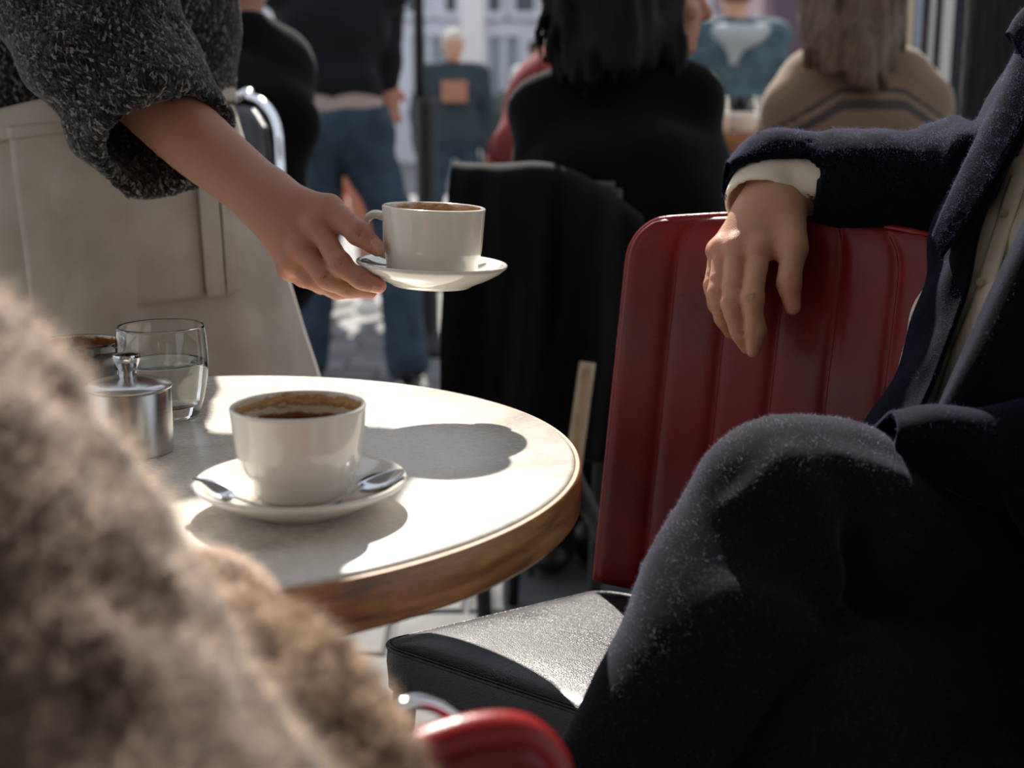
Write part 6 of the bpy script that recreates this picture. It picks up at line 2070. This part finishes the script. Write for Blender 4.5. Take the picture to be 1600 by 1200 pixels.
# pedestrian in teal jacket with pale hood, seen from behind
J = stand_pose(Py(1148, 50, 6.4)[0], 6.4, math.radians(95), 1.72, arm_out=0.0)
pt_ = person(J, 'pedestrian in teal jacket with pale hood, seen from behind', M['skin_b'], 'teal', 'denim_dark', hair='hair_brown', h=0.015, top_g=0.022, seed=10)
Hd = Field(J['neck'] - 0.25, J['neck'] + 0.22, 0.012)
Hd.chain([J['neck'] + V3(-0.13, -0.04, -0.02), J['neck'] + V3(0, -0.12, -0.05), J['neck'] + V3(0.13, -0.04, -0.02)], [0.04, 0.06, 0.04], 0.03, 4)
Hd.chain([J['neck'] + V3(-0.02, -0.12, -0.06), J['neck'] + V3(-0.03, -0.135, -0.17)], [0.06, 0.02], 0.03, 1)
v, q = Hd.data(1)
ob('hood', mk_mesh('hood', v, q), M['pale'], pt_)
# person in rose and white top facing the woman in black, blond hair lit by the sun
J = sit_pose(P(905, 100, 3.45)[0], 3.45, math.radians(-100), seat=0.50, scale=1.0, head_turn=math.radians(25))
J['head'] = P(896, 5, 3.45); J['neck'] = P(885, 90, 3.45); J['shr'] = P(842, 145, 3.45); J['elr'] = P(806, 225, 3.4); J['wrr'] = P(860, 260, 3.3)
person(J, 'seated person in rose sweater with pale blond hair, mostly hidden by the woman in black', M['skin_b'], 'rose', 'charcoal', hair='hair_grey', seed=11, top_g=0.015)
# far dark haired pedestrian
J = stand_pose(Py(842, 95, 11.5)[0], 11.5, math.radians(-60), 1.66)
person(J, 'far pedestrian with black hair left of the blond person', M['skin_a'], 'white_cloth', 'denim_dark', hair='hair_dark', h=0.018, seed=12)
# pedestrian in shorts whose leg shows between the standing man's legs
J = stand_pose(Py(553, 200, 6.6)[0] - 0.05, 6.6, math.radians(60), 1.66, spread=0.03)
person(J, 'passer by in terracotta trousers seen between the legs of the standing man', M['skin_a'], 'white_cloth', 'tan', shoes='white_cloth', hair='hair_brown', h=0.016, leg_upto=-0.15, seed=13)

# red chair in the far row
cafe_chair('cafe_chair', 'far red chair left of the woman in black', (Py(762, 200, 3.75)[0] + 0.42, 3.75), (-1, 0.1), (0, 1), 0.42, 0.40, 0.52, 0.46, (0, -1), 5, detail=False, leg_mat='chrome')

# high wooden table with glasses, between the two women
tx0, tx1 = Py(1085, 212, 3.45)[0], Py(1235, 212, 3.45)[0]
ht = thing('high_table', ((tx0 + tx1) / 2, 3.75, 0), 'high wooden table with glasses between the two seated women', 'table')
tz = Pz(1150, 207, 0.985)[2]
v, f = box(((tx0 + tx1) / 2, 3.75, 0.963), (tx1 - tx0, 0.60, 0.045), 0.006)
ob('table_top', mk_mesh('table_top', v, f), M['wood'], ht); smooth_by_angle(bpy.data.objects['table_top'], 30)
for x in (tx0 + 0.05, tx1 - 0.05):
    for y in (3.5, 4.0):
        v, f = box((x, y, 0.47), (0.05, 0.05, 0.94), 0.005)
        ob('leg', flat(mk_mesh('leg', v, f)), M['wood'], ht)
gpro = [(0, 0), (0.028, 0), (0.03, 0.004), (0.034, 0.10), (0.0325, 0.10), (0.028, 0.008), (0, 0.008)]
gv, gf = lathe(gpro, 24)
gm = mk_mesh('drinking_glass', gv, gf); gm.materials.append(M['glass'])
for i, (px, y, l) in enumerate(((1134, 3.56, 'leftmost clear glass on the high wooden table'), (1152, 3.66, 'clear glass second from the left on the high wooden table'), (1172, 3.56, 'clear glass standing in the middle of the high table'), (1190, 3.64, 'rightmost clear glass on the high wooden table'))):
    o = ob('drinking_glass', gm, None, None, l, 'glass', 'glasses on the high table')
    o.location = (Py(px, 190, y)[0], y, 0.9855)
cpv, cpf = lathe([(0, 0.0), (0.026, 0.0), (0.036, 0.014), (0.040, 0.045), (0.041, 0.058), (0.038, 0.058), (0.035, 0.02), (0, 0.008)], 28)
cm = mk_mesh('white_cup', cpv, cpf); cm.materials.append(M['porcelain'])
for px, y, l in ((1126, 3.50, 'white cup at the left end of the high wooden table'), (1162, 3.49, 'white cup at the front of the high wooden table'), (1204, 3.52, 'white cup beside the camel sweater on the high table')):
    o = ob('white_cup', cm, None, None, l, 'cup', 'cups on the high table')
    o.location = (Py(px, 200, y)[0], y, 0.9855)
pv, pf = lathe([(0, 0), (0.05, 0), (0.09, 0.012), (0.092, 0.015), (0.05, 0.005), (0, 0.004)], 36)
o = ob('white_plate', mk_mesh('white_plate', pv, pf), M['porcelain'], None, 'white plate on the high wooden table', 'plate')
o.location = (Py(1180, 200, 3.85)[0], 3.85, 0.9855)
